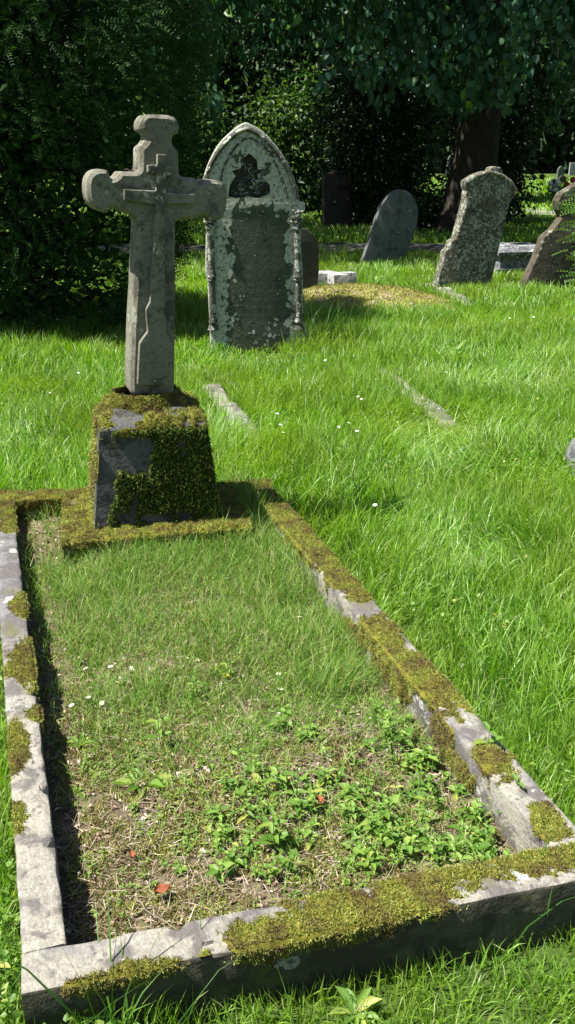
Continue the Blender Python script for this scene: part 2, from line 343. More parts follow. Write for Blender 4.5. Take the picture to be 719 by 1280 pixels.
# ------------------------------------------------------------------ grave plot frame
A0 = Vector((-.404, 1.2825)); U = Vector((.952, .307)); Vv = Vector((-.307, .952)); PROT = math.atan2(.307, .952)
def uv(u, v): p = A0 + U * u + Vv * v; return (p.x, p.y)
KT = .15                                        # top of the kerbs
def round_poly(pts, r, k=3):
    out = []; n = len(pts)
    for i in range(n):
        p = Vector(pts[i]); a = Vector(pts[i - 1]) - p; b = Vector(pts[(i + 1) % n]) - p
        rr = min(r, a.length * .45, b.length * .45)
        if rr < 1e-5 or a.angle(b) > 2.9: out.append(tuple(p)); continue
        s = p + a.normalized() * rr; e = p + b.normalized() * rr
        for j in range(k + 1):
            f = j / k; out.append(tuple(s * (1 - f) ** 2 + p * 2 * f * (1 - f) + e * f * f))
    return out
def densify(pts, step, jit=0, seed=0):
    out = []; n = len(pts)
    for i in range(n):
        a = Vector(pts[i]); b = Vector(pts[(i + 1) % n]); L = (b - a).length; m = max(1, int(L / step)); nn = Vector((b.y - a.y, a.x - b.x)).normalized() if L > 0 else Vector((0, 0))
        for j in range(m):
            p = a.lerp(b, j / m); out.append(tuple(p + nn * jit * (nz(p.x * 9 + seed, p.y * 9, seed) + .5 * nz(p.x * 30 + seed, p.y * 30, 3))))
    return out
def smooth_open(p, it=2):
    for _ in range(it):
        q = [p[0]]
        for a, b in zip(p, p[1:]): q += [(a[0] * .75 + b[0] * .25, a[1] * .75 + b[1] * .25), (a[0] * .25 + b[0] * .75, a[1] * .25 + b[1] * .75)]
        p = q + [p[-1]]
    return p
def area(p): return .5 * sum(p[i - 1][0] * p[i][1] - p[i][0] * p[i - 1][1] for i in range(len(p)))
def offset(pts, d):
    n = len(pts); out = []; s = 1 if area(pts) > 0 else -1
    for i in range(n):
        a = Vector(pts[i]) - Vector(pts[i - 1]); b = Vector(pts[(i + 1) % n]) - Vector(pts[i])
        a = a.normalized() if a.length else a; b = b.normalized() if b.length else b
        t = a + b; t = t.normalized() if t.length > 1e-6 else a
        nn = Vector((-t.y, t.x)) * s; c = max(.5, abs(nn.dot(Vector((-a.y, a.x)))))
        out.append(tuple(Vector(pts[i]) + nn * d / c))
    return out
def slab(pts, y0, y1, bevel=.01, hole=None, hdepth=.03, k=3):
    """outline in (x, z) extruded in y from y0 (front) to y1, rounded arrises, optional sunk panel"""
    bm = bmesh.new(); rings = []
    prof = [(bevel * (1 - math.sin(a)), bevel * (1 - math.cos(a))) for a in [math.pi / 2 * j / k for j in range(k + 1)]]
    seq = [(o, y0 + d) for o, d in prof] + [(o, y1 - d) for o, d in reversed(prof)]
    for o, y in seq:
        ring = offset(pts, o) if o > 1e-6 else pts
        rings.append([bm.verts.new((x, y, z)) for x, z in ring])
    n = len(pts)
    for a, b in zip(rings, rings[1:]):
        for i in range(n): bm.faces.new((a[i - 1], a[i], b[i], b[i - 1]))
    if hole:
        hv = [bm.verts.new((x, y0, z)) for x, z in hole]; hb = [bm.verts.new((x, y0 + hdepth, z)) for x, z in offset(hole, .004)]
        allv = rings[0] + hv
        for tri in tessellate_polygon([[v.co for v in rings[0]], [v.co for v in hv]]):
            try: bm.faces.new([allv[i] for i in tri])
            except ValueError: pass
        for i in range(len(hv)): bm.faces.new((hv[i - 1], hv[i], hb[i], hb[i - 1])).material_index = 1
        bm.faces.new(hb).material_index = 1
    for rg in ([] if hole else [rings[0]]) + [rings[-1]]:
        for tri in tessellate_polygon([[v.co for v in rg]]):
            try: bm.faces.new([rg[i] for i in tri])
            except ValueError: pass
    return finish(bm)

# ---- kerbs
def kerb(p0, p1, width, zt0, zt1, depth, mat, label, seed, chips=.0022, shade_dirt=False):
    """p0->p1 is the inner top edge; the kerb's width lies to its -y side in local space"""
    a = Vector(p0); b = Vector(p1); L = (b - a).length; rot = math.atan2(b.y - a.y, b.x - a.x)
    bm = bmesh.new(); n = int(L / .02); rings = []; r = .008
    prof = []
    for j in range(5): prof.append((0, -depth + (depth - r) * j / 4))
    prof += [(-r * .3, -r * .3), (-r, 0)] + [(-r - (width - 2 * r) * j / 6, 0) for j in range(1, 7)] + [(-width + r * .3, -r * .3)]
    for j in range(5): prof.append((-width, -r - (depth - r) * j / 4))
    for i in range(n + 1):
        x = L * i / n; zt = zt0 + (zt1 - zt0) * i / n; ring = []
        for j, (y, z) in enumerate(prof):
            e = 1.8 if 4 <= j <= 6 or 11 <= j <= 13 else 1
            dx = nz(x * 14 + seed, y * 14, z * 14); c = max(0, nz(x * 23 + seed, y * 20, 7 + z * 20) - .3) * .022 * e
            ring.append(bm.verts.new((x, y + (chips * dx * e if y > -width / 2 else -chips * dx * e) + (-c if y > -width / 2 else c), zt + z + chips * .7 * nz(x * 11, y * 11 + seed, 5) - c * .7)))
        rings.append(ring)
    m = len(prof)
    for A, B in zip(rings, rings[1:]):
        for j in range(m):
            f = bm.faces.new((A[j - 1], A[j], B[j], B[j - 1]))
            if shade_dirt and j >= 14: f.material_index = 1
    bm.faces.new(rings[0]); bm.faces.new(rings[-1])
    root = empty('kerb_stone', (a.x, a.y, 0), rot); tag(root, label, 'kerb', 'kerb stones round the mossy grave plot')
    ko = link('stone', finish(bm, 40), mat, root)
    if shade_dirt: ko.data.materials.append(M['kerb_shade_dirt'])
    def S(s, t):                                # t<0 down the inner face, 0..width over the top, >width down the outer face
        zt = zt0 + (zt1 - zt0) * s / L
        if t < 0: return Vector((s, .001, zt + t)), Vector((0, 1, .15))
        if t > width: return Vector((s, -width - .001, zt - (t - width))), Vector((0, -1, .15))
        return Vector((s, -t, zt)), Vector((0, 0, 1))
    return root, S, L
def moss(parent, S, s0, s1, t0, t1, mask, thick=.012, dens=120000, fl=.0075, bed='mossbed', frond='moss', step=.007, hang=0, fw=.0018, name='moss'):
    ns = max(2, int((s1 - s0) / step)); nt = max(2, int((t1 - t0) / step)); vs = {}; bm = bmesh.new()
    def H(s, t):
        m = mask(s, t)
        if m <= 0: return m, 0
        return m, thick * (min(1, m * 1.8) ** .8) * (.72 + .9 * nz(s * 24, t * 24, 6) + .5 * nz(s * 55, t * 55, 2) + .25 * nz(s * 120, t * 120, 9))
    for i in range(ns + 1):
        for j in range(nt + 1):
            s = s0 + (s1 - s0) * i / ns; t = t0 + (t1 - t0) * j / nt; m, hh = H(s, t); P, N = S(s, t)
            vs[i, j] = (m, bm.verts.new(P + N * (hh if m > 0 else -.004)))
    for i in range(ns):
        for j in range(nt):
            q = [vs[i, j], vs[i + 1, j], vs[i + 1, j + 1], vs[i, j + 1]]
            if max(x[0] for x in q) > 0: bm.faces.new([x[1] for x in q])
    for v in [v for v in bm.verts if not v.link_faces]: bm.verts.remove(v)
    if len(bm.faces) == 0: bm.free(); return
    o = link(name, finish(bm, 80), M[bed], parent)
    n = int((s1 - s0) * (t1 - t0) * dens); P = []; D = []
    for _ in range(n):
        s = random.uniform(s0, s1); t = random.uniform(t0, t1); m, hh = H(s, t)
        if m <= 0.01 and not (m > -.13 and random.random() < .10 * (1 + m / .13)): continue
        p, N = S(s, t); P.append(p + N * hh * .8); D.append(N.normalized() * .8 + Vector((0, 0, -hang)))
    if not P: return o
    P = np.array(P); D = np.array(D); acc = Acc(); n = len(P)
    for _ in range(2):
        d = D + rng.normal(size=(n, 3)) * .55; leaves(acc, P + rng.normal(size=(n, 3)) * .001, d, rdir(n), rng.uniform(.5, 1.2, n) * fl, rng.uniform(.7, 1.2, n) * fw)
    link('fronds', acc.mesh(), M[frond], o)
    return o

k_front, S_front, L_front = kerb(uv(-.08, .005), uv(1.10, -.066), .092, .15, .15, .30, M['kerb'], 'cream grey kerb stone across the near end of the grave, long moss strip on top', 3, shade_dirt=True)
k_left, S_left, L_left = kerb(uv(.0, 2.44), uv(.0, .003), .08, .15, .15, .28, M['kerbleft'], 'blue grey to cream kerb stone along the left side of the grave', 11)
k_right, S_right, L_right = kerb(uv(.985, -.06), uv(.985, 2.30), .09, .15, .15, .28, M['kerb'], 'kerb stone along the right side of the grave, capped with yellow moss cushions', 23)
k_back, S_back, L_back = kerb(uv(1.08, 2.235), uv(-.075, 2.45), .10, .15, .15, .28, M['kerbmossy'], 'mossy kerb stone at the far end of the grave behind the cross plinth', 31)
def band(s, t, spots, f=14, w=.6, seed=0):       # mask from a list of (s centre, half length, t lo, t hi)
    best = -9
    for c, hl, a, b in spots:
        best = max(best, 1 - math.hypot((s - c) / (hl * 1.05), (t - (a + b) / 2) / ((b - a) * .56)))
    return min(best, .5) + .9 * (.55 * nz(s * 13 + seed, t * 16, seed) + .4 * nz(s * 42, t * 42, seed + 4) + .3 * nz(s * 110, t * 110, seed + 9))
W = .092
moss(k_front, S_front, .0, L_front, -.02, W + .10, lambda s, t: band(s, t, [(.60, .16, .0, .12), (.44, .09, .03, .125), (.75, .10, -.03, .10), (.40, .04, .05, .12), (.20, .07, .075, .12), (.12, .04, .08, .12), (1.03, .12, -.03, .06), (.86, .05, -.03, .04)], seed=1), .009)
moss(k_left, S_left, 0, L_left, -.05, .08, lambda s, t: band(s, t, [(.02, .16, -.03, .1), (.22, .03, -.02, .05), (.30, .06, .0, .06), (.34, .04, -.02, .03), (1.00, .09, -.03, .045), (1.38, .14, -.04, .06), (1.66, .04, -.04, .03), (1.78, .11, .03, .09), (1.80, .1, .04, .1), (2.05, .05, .05, .1)], seed=2), .009)
moss(k_right, S_right, .0, L_right, -.10, .12, lambda s, t: band(s, t, [(.30, .07, -.01, .08), (.66, .15, -.03, .11), (.50, .06, -.08, .0), (.82, .12, -.10, .06), (.42, .10, -.11, -.05), (1.1, .1, -.1, -.04), (.98, .1, -.02, .09), (1.22, .05, .02, .1), (1.36, .14, .0, .1), (1.80, .38, -.04, .12), (2.15, .25, -.03, .1), (.07, .06, .0, .07)], seed=3), .012)
moss(k_back, S_back, 0, L_back, -.07, .10, lambda s, t: band(s, t, [(.1, .18, -.04, .1), (.92, .25, -.07, .09), (.68, .2, -.05, .1), (.3, .1, -.03, .1), (1.1, .12, -.03, .1)], seed=4), .014)

# ---- soil inside the plot
def sz(u, v): return .03 + .022 * nz(u * 3, v * 3, 1) + .010 * nz(u * 12, v * 12, 4) + .03 * max(0, 1 - abs(u - .55) / .6) + .012 * max(0, v - .9)
bm = bmesh.new(); g = {}
for i in range(61):
    for j in range(121):
        u = i / 60 * .985; v = -.055 + j / 120 * 2.50; x, y = uv(u, v); g[i, j] = bm.verts.new((x, y, sz(u, v)))
for i in range(60):
    for j in range(120): bm.faces.new((g[i, j], g[i + 1, j], g[i + 1, j + 1], g[i, j + 1]))
tag(link('plot_soil', finish(bm, 80), M['soil']), kind='structure')

# ------------------------------------------------------------------ the cross monument
MR = R(12.5); MQ = Vector(ground(196, 657, KT)); MD = Vector((-math.sin(MR), math.cos(MR)))
mon = empty('cross_monument', (MQ.x, MQ.y, 0), MR)
tag(mon, 'tall leaning stone cross with a raised inner cross on a mossy tapered plinth', 'grave monument')
# footing slab
def foot_poly(): return [(-.36, -.085), (.36, -.085), (.36, .46), (-.36, .46)]
bm = bmesh.new()
def loft(bm, rects, seg=10, jit=.003, seed=0):   # list of (x0,x1,y0,y1,z) rectangles lofted, with walls subdivided
    rings = []
    for k, (x0, x1, y0, y1, z) in enumerate(rects):
        P = [(x0 + (x1 - x0) * i / seg, y0) for i in range(seg)] + [(x1, y0 + (y1 - y0) * i / seg) for i in range(seg)] + \
            [(x1 - (x1 - x0) * i / seg, y1) for i in range(seg)] + [(x0, y1 - (y1 - y0) * i / seg) for i in range(seg)]
        rings.append([bm.verts.new((x + jit * nz(x * 15, y * 15, z * 15 + seed), y + jit * nz(x * 15 + 9, y * 15, z * 15 + seed), z + jit * nz(x * 12, y * 12 + 5, seed))) for x, y in P])
    n = len(rings[0])
    for A, B in zip(rings, rings[1:]):
        for i in range(n): bm.faces.new((A[i - 1], A[i], B[i], B[i - 1]))
    bm.faces.new(rings[0]); bm.faces.new(rings[-1])
loft(bm, [(-.36, .36, -.085, .44, -.12), (-.36, .36, -.085, .44, .135), (-.352, .352, -.077, .432, .147)], 12, .006)
link('footing', finish(bm, 35), M['kerbmossy'], mon)
# plinth, traced proportions
zpl = CAMZ + ray(196, 536)[2] * (MQ.y + .03) / ray(196, 536)[1]
hb, ht, dp = .238, .206, .44
xl = lambda f: -.238 + .048 * f
xr = lambda f: .256 - .042 * f
bm = bmesh.new(); rc = []
for k in range(9):
    f = k / 8; rc.append((xl(f), xr(f), .035 * f, dp - .035 * f, KT - .01 + (zpl - KT + .01) * f))
rc += [(xl(1) + .012, xr(1) - .012, .045, dp - .047, zpl + .012), (xl(1) + .05, xr(1) - .05, .085, dp - .08, zpl + .035), (-.13, .13, .12, dp - .12, zpl + .055)]
loft(bm, rc, 12, .004, 5)
plinth = link('plinth', finish(bm, 30), M['plinth'], mon)
# cross, outline traced then given thickness
cq = MQ + MD * .16
crop = lambda P: [(80 + x / 3.2, 120 + y / 3.2) for x, y in P]
CR = MR + R(7)
C_OUT = crop([(340, 72), (305, 76), (288, 98), (288, 138), (313, 146), (318, 172), (305, 192), (286, 206), (285, 305), (208, 304), (196, 325), (172, 335), (160, 318), (158, 300), (140, 293), (100, 296), (76, 325),
    (70, 370), (78, 420), (105, 455), (135, 468), (157, 470), (162, 452), (192, 445), (215, 470), (276, 482), (272, 600), (262, 800), (246, 1130), (250, 1200), (442, 1200), (444, 1100), (448, 800), (447, 600), (447, 498),
    (530, 490), (552, 474), (572, 482), (585, 500), (625, 500), (646, 478), (655, 430), (655, 372), (640, 345), (615, 336), (570, 336), (558, 356), (545, 358), (535, 335), (515, 328), (461, 324), (460, 222), (436, 200), (432, 172), (440, 158), (462, 148),
    (464, 112), (450, 86), (420, 74)])
C_OUT = [(x + (6.5 if x < 80 + 330 / 3.2 else 0), y) for x, y in C_OUT]
pts = trace(C_OUT, cq, CR); ox = -.0
pts = densify(round_poly(pts, .018), .02, .0018, 2)
cross = link('cross', slab(pts, .0, .15, .013, k=1), M['cross'], mon, (0, .16, 0), R(7))
C_IN = crop([(368, 232), (368, 275), (330, 275), (330, 308), (366, 308), (364, 378), (237, 372), (237, 415), (362, 432), (352, 620), (340, 820), (324, 852), (330, 938), (298, 985), (290, 1150), (432, 1150), (430, 990), (402, 940), (400, 850), (398, 620), (400, 430), (520, 428), (520, 392), (402, 386), (402, 318), (432, 316), (434, 284), (404, 278), (404, 234)])
pin = densify(round_poly(trace(C_IN, cq, CR), .004, 2), .03, .0006, 6)
link('raised_cross', slab(pin, -.026, .01, .003), M['cross'], cross)
# mortar collar and moss on the monument
def S_top(s, t):                                 # plinth top, s across, t front to back; drapes over the rounded shoulder
    e = max(abs(s - .012) - .155, 0); f = max(.085 - t, 0) if t < .2 else max(t - (dp - .085), 0)
    z = zpl + .04 - min(1, (e / .05)) ** 2 * .035 - min(1, f / .045) ** 2 * .035
    if t < .035: z = zpl - (.035 - t)
    return Vector((s, max(t, .033), z)), Vector((s * .8, -.5 if t < .08 else 0, 1)).normalized()
moss(plinth, S_top, -.19, .216, .0, dp - .05, lambda s, t: .12 + .9 * nz(s * 9, t * 9, 3) + .5 * nz(s * 30, t * 30, 1) - (.8 if (s < -.02 and .05 < t < .1 and nz(s * 20, t * 20, 8) > 0) else 0), .02, 50000, .011, fw=.003)
def S_pf(s, t):                                  # plinth front, t is height fraction
    ww = (xr(t) - xl(t)) / 2; return Vector(((xl(t) + xr(t)) / 2 + s * ww, .034 * t - .001, KT + (zpl - KT) * t)), Vector((0, -1, .15)).normalized()
def mk_pf(s, t):
    cl_ = lambda q: min(1, max(0, q)); left = -.75 * cl_((-.72 - s) / .2) - .6 * cl_((.15 - s) / .5) * cl_((t - .38 + .3 * nz(s * 3, t, 8)) / .25)
    return -.05 + left + .3 * (1 - t) + (.35 if s > .0 else 0) + .7 * cl_((t - .86) / .1) * (1 if s > -.8 else .4) + .75 * nz(s * 3.1, t * 3.1, 5) + .5 * nz(s * 9, t * 9, 6) - (.7 if t < .15 and -.3 < s < .6 else 0)
moss(plinth, S_pf, -1, 1, .0, 1.0, mk_pf, .006, 6500, .019, 'mossbeddk', 'mossdk', .02, .7, .0024, 'hanging_moss')
def S_ps(s, t):                                  # plinth left flank
    xx = xl(t) - .001; return Vector((xx, s * dp, KT + (zpl - KT) * t)), Vector((-1, 0, .15)).normalized()
moss(plinth, S_ps, 0, 1, 0, 1, lambda s, t: -.25 + .75 * s - .2 * t + .6 * nz(s * 5, t * 5, 5), .012, 4000, .014, step=.04, fw=.004)
def S_ft(s, t):
    if t < 0: return Vector((s, -.086, .147 + t)), Vector((0, -1, .3)).normalized()
    return Vector((s, -.085 + t, .148)), Vector((0, 0, 1))
ftm = lambda s, t: .42 + .5 * nz(s * 11, t * 11, 3) + .2 * nz(s * 40, t * 40, 4) - (1.5 if (abs(s) < hb - .01 and t > .09) else 0) - .1 - (.4 if t < -.03 else 0)
moss(mon, S_ft, -.36, .36, -.06, .5, ftm, .02, 45000, .011, fw=.003)
def S_col(s, t):                                 # collar round the foot of the shaft
    a = s; r0 = .105 + .06 * t; return Vector((r0 * math.cos(a) * 1.15 + .0, .235 + r0 * .95 * math.sin(a), zpl + .10 - .09 * t ** .7)), Vector((math.cos(a), math.sin(a), .9)).normalized()
moss(plinth, S_col, 0, 6.283, .0, 1, lambda s, t: .3 + .7 * nz(math.cos(s) * 3, math.sin(s) * 3, t * 4), .012, 1400, .012, step=.07, fw=.003)
# dry clump on the arm
cl = trace([(181, 213)], cq, MR)[0]
bm = bmesh.new()
for _ in range(70):
    p = Vector((random.gauss(0, .022), random.gauss(0, .02), abs(random.gauss(0, .008)))); d = Vector((random.gauss(0, 1), random.gauss(0, 1), random.gauss(0, .5))).normalized() * random.uniform(.012, .03)
    tube(bm, [p - d * .5, p + Vector((0, 0, .004)), p + d * .5], .0022, .001, 4)
P2 = cq + Vector((math.cos(MR), math.sin(MR))) * cl[0] + MD * .05
M['clump'] = simple_mat('dry_clump', [(.3, (.05, .03, .045)), (.7, (.16, .11, .12))], 60, .9, 0)
tag(link('dry_twig_clump', finish(bm, 0), M['clump'], None, (P2.x, P2.y, cl[1] - .012)), 'small purple brown clump of dry twigs lying on the arm of the stone cross', 'debris')

# ------------------------------------------------------------------ gothic headstone
HR = R(6); HQ = ground(326, 442); H2 = empty('gothic_headstone', (*HQ, 0), HR)
tag(H2, 'pointed arch headstone with leaf carving and pale lichen, behind the cross', 'headstone')
c2 = lambda P: [(230 + x / 3.27, 140 + y / 3.27) for x, y in P]
O2 = c2(smooth_open([(250, 42), (220, 55), (150, 118), (105, 195), (80, 270), (70, 330), (70, 372)]) + [ (62, 380), (64, 400), (90, 440), (92, 470), (88, 660), (98, 700), (106, 860), (112, 1020), (516, 1020), (514, 905), (498, 868), (488, 850), (486, 640), (470, 470), (470, 440), (496, 400), (497, 370)] + smooth_open([(474, 366), (468, 325), (440, 235), (400, 165), (345, 95), (300, 62), (258, 42)]))
o2 = trace(O2, HQ, HR)
hole = round_poly(trace(c2([(265, 168), (240, 195), (232, 232), (196, 240), (212, 262), (188, 300), (180, 345), (215, 352), (262, 345), (305, 352), (352, 335), (352, 300), (318, 262), (345, 232), (302, 236), (298, 195)]), HQ, HR), .006, 2)
H2b = link('stone', slab(densify(round_poly(o2, .006, 2), .03, .002, 4), 0, .16, .012, hole, .04), M['h2'], H2); H2b.data.materials.append(M['h2dark'])
# mouldings: outer and inner arch as swept roll
def sweep(path, r, k=6):
    bm = bmesh.new(); tube(bm, path, r, r, k); return finish(bm, 60)
arch = trace(c2(smooth_open([(78, 372), (82, 310), (100, 232), (140, 160), (190, 105), (250, 62), (310, 92), (370, 150), (420, 222), (448, 290), (462, 362)])), HQ, HR)
link('arch_moulding', sweep([(x, -.002, z) for x, z in densify(arch, .04)[:-1 * int(max(1, (Vector(arch[0]) - Vector(arch[-1])).length / .04))]], .019), M['h2edge'], H2)
arch2 = trace(c2(smooth_open([(148, 330), (150, 262), (178, 190), (215, 135), (262, 98), (315, 130), (360, 185), (400, 262), (425, 360)])), HQ, HR)
link('inner_arch_moulding', sweep([(x, -.002, z) for x, z in densify(arch2, .04)[:-1 * int(max(1, (Vector(arch2[0]) - Vector(arch2[-1])).length / .04))]], .009), M['h2edge'], H2)
for side, xc in ((0, 106), (1, 462)):
    top, bot = trace(c2([(xc, 440), (xc + (10 if side else 14), 880)]), HQ, HR)
    bm = bmesh.new(); tube(bm, [(top[0], -.004, top[1]), (bot[0], -.004, bot[1])], .026, .026, 12)
    for f, rr in ((0, .05), (.06, .04), (.47, .034), (.5, .04), (.53, .034), (.93, .038), (1, .045)):
        x = top[0] + (bot[0] - top[0]) * f; z = top[1] + (bot[1] - top[1]) * f
        tube(bm, [(x, -.006, z + .016), (x, -.006, z), (x, -.006, z - .016)], rr * .8, rr, 10)
    if 1:
        for _ in range(16):                      # worn leaf capital
            a = random.uniform(-2.6, -.5); z = top[1] + random.uniform(.0, .09)
            bmesh.ops.create_icosphere(bm, subdivisions=1, radius=random.uniform(.010, .02), matrix=Matrix.Translation((top[0] + .045 * math.cos(a), -.006 + .035 * math.sin(a), z)))
    link('colonnette', finish(bm, 40), M['h2edge'], H2)
bm = bmesh.new()                                 # carved leaves in the sunk trefoil
cx, cz = trace(c2([(270, 290)]), HQ, HR)[0]
for (dx, dz) in [(0, .13), (0, .07), (-.06, .0), (.06, .0), (-.09, -.07), (.09, -.07), (0, -.03), (-.05, -.085), (.05, -.085), (0, -.085), (-.1, -.02), (.1, -.02)]:
    for _ in range(5):
        m = Matrix.Translation((cx + dx * .8 + random.gauss(0, .012), .02 + random.uniform(-.012, .01), cz + dz * .85 + random.gauss(0, .014))) @ Matrix.Rotation(random.uniform(0, 6), 4, 'Y') @ Matrix.Rotation(random.uniform(-.5, .5), 4, 'X') @ Matrix.Diagonal((1, .5, .45, 1))
        bmesh.ops.create_icosphere(bm, subdivisions=2, radius=random.uniform(.014, .026), matrix=m)
link('carved_leaves', finish(bm, 50), M['h2dark'], H2)

# ------------------------------------------------------------------ the other stones
def headstone(px, base, rot, thick, mat, label, rnd=.01, bev=.012, name='headstone', yoff=0):
    Q = ground(*base); r = empty(name, (*Q, 0), rot); tag(r, label, 'headstone', 'old headstones standing in the churchyard')
    b = link('stone', slab(densify(round_poly(trace(px, Q, rot), rnd, 3), .05, .002, len(label)), 0, thick, bev), mat, r)
    return r, Q
arc = lambda cx, cy, rx, ry, a0, a1, n=9: [(cx + rx * math.cos(R(a0 + (a1 - a0) * i / (n - 1))), cy - ry * math.sin(R(a0 + (a1 - a0) * i / (n - 1)))) for i in range(n)]
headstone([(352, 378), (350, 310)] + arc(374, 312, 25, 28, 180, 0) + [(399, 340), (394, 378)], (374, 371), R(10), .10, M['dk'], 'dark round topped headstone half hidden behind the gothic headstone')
r3, _ = headstone(smooth_open([(450, 338), (459, 310), (470, 275), (477, 256), (487, 243), (499, 236), (511, 239), (520, 250), (524, 266), (520, 288), (506, 322), (502, 338)], 3), (478, 332), R(14), .12, M['s3'], 'grey round topped headstone leaning to the right in front of the dark bushes')
headstone([(405, 290), (405, 220), (421, 213), (441, 219), (441, 290)], (422, 288), R(16), .14, M['granite'], 'dark straight sided headstone with a low peaked top, in shade beyond the path', .01)
z1 = lambda P: [(520 + x / 3.613, 160 + y / 3.613) for x, y in P]
P4 = z1([(98, 715), (100, 690), (125, 600), (133, 558), (150, 545), (160, 512), (180, 500), (226, 325), (226, 300), (232, 285), (222, 262), (224, 240), (262, 214), (300, 200), (338, 193), (340, 180), (356, 172), (385, 178), (394, 205), (430, 232), (462, 278), (452, 300), (425, 340), (400, 440), (365, 590), (340, 700), (338, 745), (180, 745), (120, 715)])
r4, Q4 = headstone(P4, (592, 361), R(13), .15, M['s4'], 'brown shouldered headstone with a side column and knob on top, leaning right', .01)
col = trace(z1([(238, 320), (186, 500)]), Q4, R(13))
bm = bmesh.new(); tube(bm, [(col[0][0], .0, col[0][1]), (col[1][0], .0, col[1][1])], .022, .022, 10)
for f in (0, .08, .92, 1): x = col[0][0] + (col[1][0] - col[0][0]) * f; z = col[0][1] + (col[1][1] - col[0][1]) * f; tube(bm, [(x, 0, z + .015), (x, 0, z - .015)], .035, .032, 10)
link('column', finish(bm, 40), M['s4'], r4)
rim = trace(z1([(228, 250), (265, 222), (330, 200), (385, 212), (430, 246), (452, 285)]), Q4, R(13))
link('top_moulding', sweep([(x, .0, z) for x, z in rim], .022, 8), M['s4'], r4)
P5 = z1([(484, 735), (500, 690), (545, 590), (570, 520), (580, 492), (620, 462), (655, 415), (662, 400), (645, 370), (643, 330), (660, 295), (700, 270), (745, 245), (800, 228), (860, 236), (905, 270), (918, 320), (905, 370), (900, 400), (930, 440), (950, 520), (800, 735)])
r5, _ = headstone(P5, (700, 363), R(12), .15, M['s5'], 'brown headstone with a broad round head and sloping shoulder at the right edge', .012)
# low chest tomb behind
Qt = ground(652, 346); ct = empty('chest_tomb', (*Qt, 0), R(12)); tag(ct, 'low grey stepped chest tomb between the two leaning brown headstones', 'tomb')
def boxy(rects, mat, name, parent, jit=.003): bm = bmesh.new(); loft(bm, rects, 4, jit, 2); return link(name, finish(bm, 30), mat, parent)
boxy([(-.36, .5, 0, .9, -.1), (-.36, .5, 0, .9, .10)], M['mott'], 'base', ct)
boxy([(-.28, .44, .06, .84, .10), (-.28, .44, .06, .84, .27)], M['mott'], 'chest', ct)
boxy([(-.33, .48, .02, .88, .272), (-.33, .48, .02, .88, .31), (-.24, .4, .12, .78, .36)], M['mott'], 'lid', ct)
# fallen cross
Qf = ground(427, 366); fc = empty('fallen_cross', (*Qf, .0), R(14)); tag(fc, 'pale stone cross fallen flat on the grass beside the mossy mound', 'grave monument')
bm = bmesh.new(); cr = [(-.09, 0), (.09, 0), (.09, .28), (.27, .28), (.27, .46), (.09, .46), (.09, .75), (-.09, .75), (-.09, .46), (-.32, .46), (-.32, .28), (-.09, .28)]
me = slab([(x, y) for x, y in cr], 0, .17, .01)
fo = link('cross', me, M['pale'], fc, (0, 0, .205)); fo.rotation_euler = (R(-93), 0, 0)
boxy([(-.36, .02, .14, .6, -.03), (-.36, .02, .14, .6, .055)], M['s3'], 'base', fc)
# mossy mound
Qm = ground(462, 378); mm = bmesh.new(); g = {}
for i in range(41):
    for j in range(33):
        a = -1 + i / 20; b = -1 + j / 16; d = max(0, 1 - (abs(a) ** 2.4 + abs(b) ** 2.4)); x = a * .80 + b * -.28; y = b * .95
        g[i, j] = mm.verts.new((x, y, -.05 + .20 * d ** .6 + .012 * nz(x * 5, y * 5, 2)))
for i in range(40):
    for j in range(32): mm.faces.new((g[i, j], g[i + 1, j], g[i + 1, j + 1], g[i, j + 1]))
M['mound'] = simple_mat('mossy_mound', [(.3, (.14, .14, .04)), (.48, (.26, .26, .06)), (.56, (.27, .21, .13)), (.75, (.34, .28, .20))], 7, 1, 1, .02)
md = link('grave_mound', finish(mm, 60), M['mound'], None, (*Qm, 0), R(10)); tag(md, 'low grave mound carpeted in yellow brown moss, in front of the fallen cross', 'grave mound')
acc = Acc(); n = 9000; P = np.stack([rng.uniform(-.8, .8, n), rng.uniform(-.9, .9, n)], 1); d = 1 - (np.abs(P[:, 0] / .8 + P[:, 1] * .28 / .95 / .8) ** 2.4 + np.abs(P[:, 1] / .95) ** 2.4); P = P[d > .1]; d = d[d > .1]
P3 = np.stack([P[:, 0], P[:, 1], -.05 + .2 * d ** .6], 1); n = len(P3)
leaves(acc, P3, rdir(n, .8), rdir(n), rng.uniform(.015, .035, n), rng.uniform(.006, .01, n)); link('moss', acc.mesh(), M['moss'], md)
# sunken stones in the lawn
def sunken(p0, p1, wd, ht_, label, seed):
    a = Vector(ground(*p0)); b = Vector(ground(*p1)); L = (b - a).length; rot = math.atan2(b.y - a.y, b.x - a.x)
    bm = bmesh.new(); n = 24; rr = []
    for i in range(n + 1):
        x = L * i / n; hh = ht_ * (.6 + .9 * nz(x * 4, seed, 2)) * min(1, 6 * i / n, 6 * (n - i) / n + .2); ww = wd * (1 + .25 * nz(x * 5, seed, 6))
        rr.append([bm.verts.new((x, y * ww, z)) for y, z in [(-.5, -.1), (-.5, hh * .7), (-.42, hh), (-.2, hh + .006 * nz(x * 20, 1, seed)), (.1, hh + .01 * nz(x * 20, 4, seed)), (.42, hh), (.5, hh * .7), (.5, -.1)]])
    for A, B in zip(rr, rr[1:]):
        for j in range(8): bm.faces.new((A[j - 1], A[j], B[j], B[j - 1]))
    bm.faces.new(rr[0]); bm.faces.new(rr[-1])
    tag(link('sunken_kerb_stone', finish(bm, 40), M['kerb'], None, (a.x, a.y, 0), rot), label, 'kerb', 'old kerb stones sunk in the lawn')
    return a, b, wd
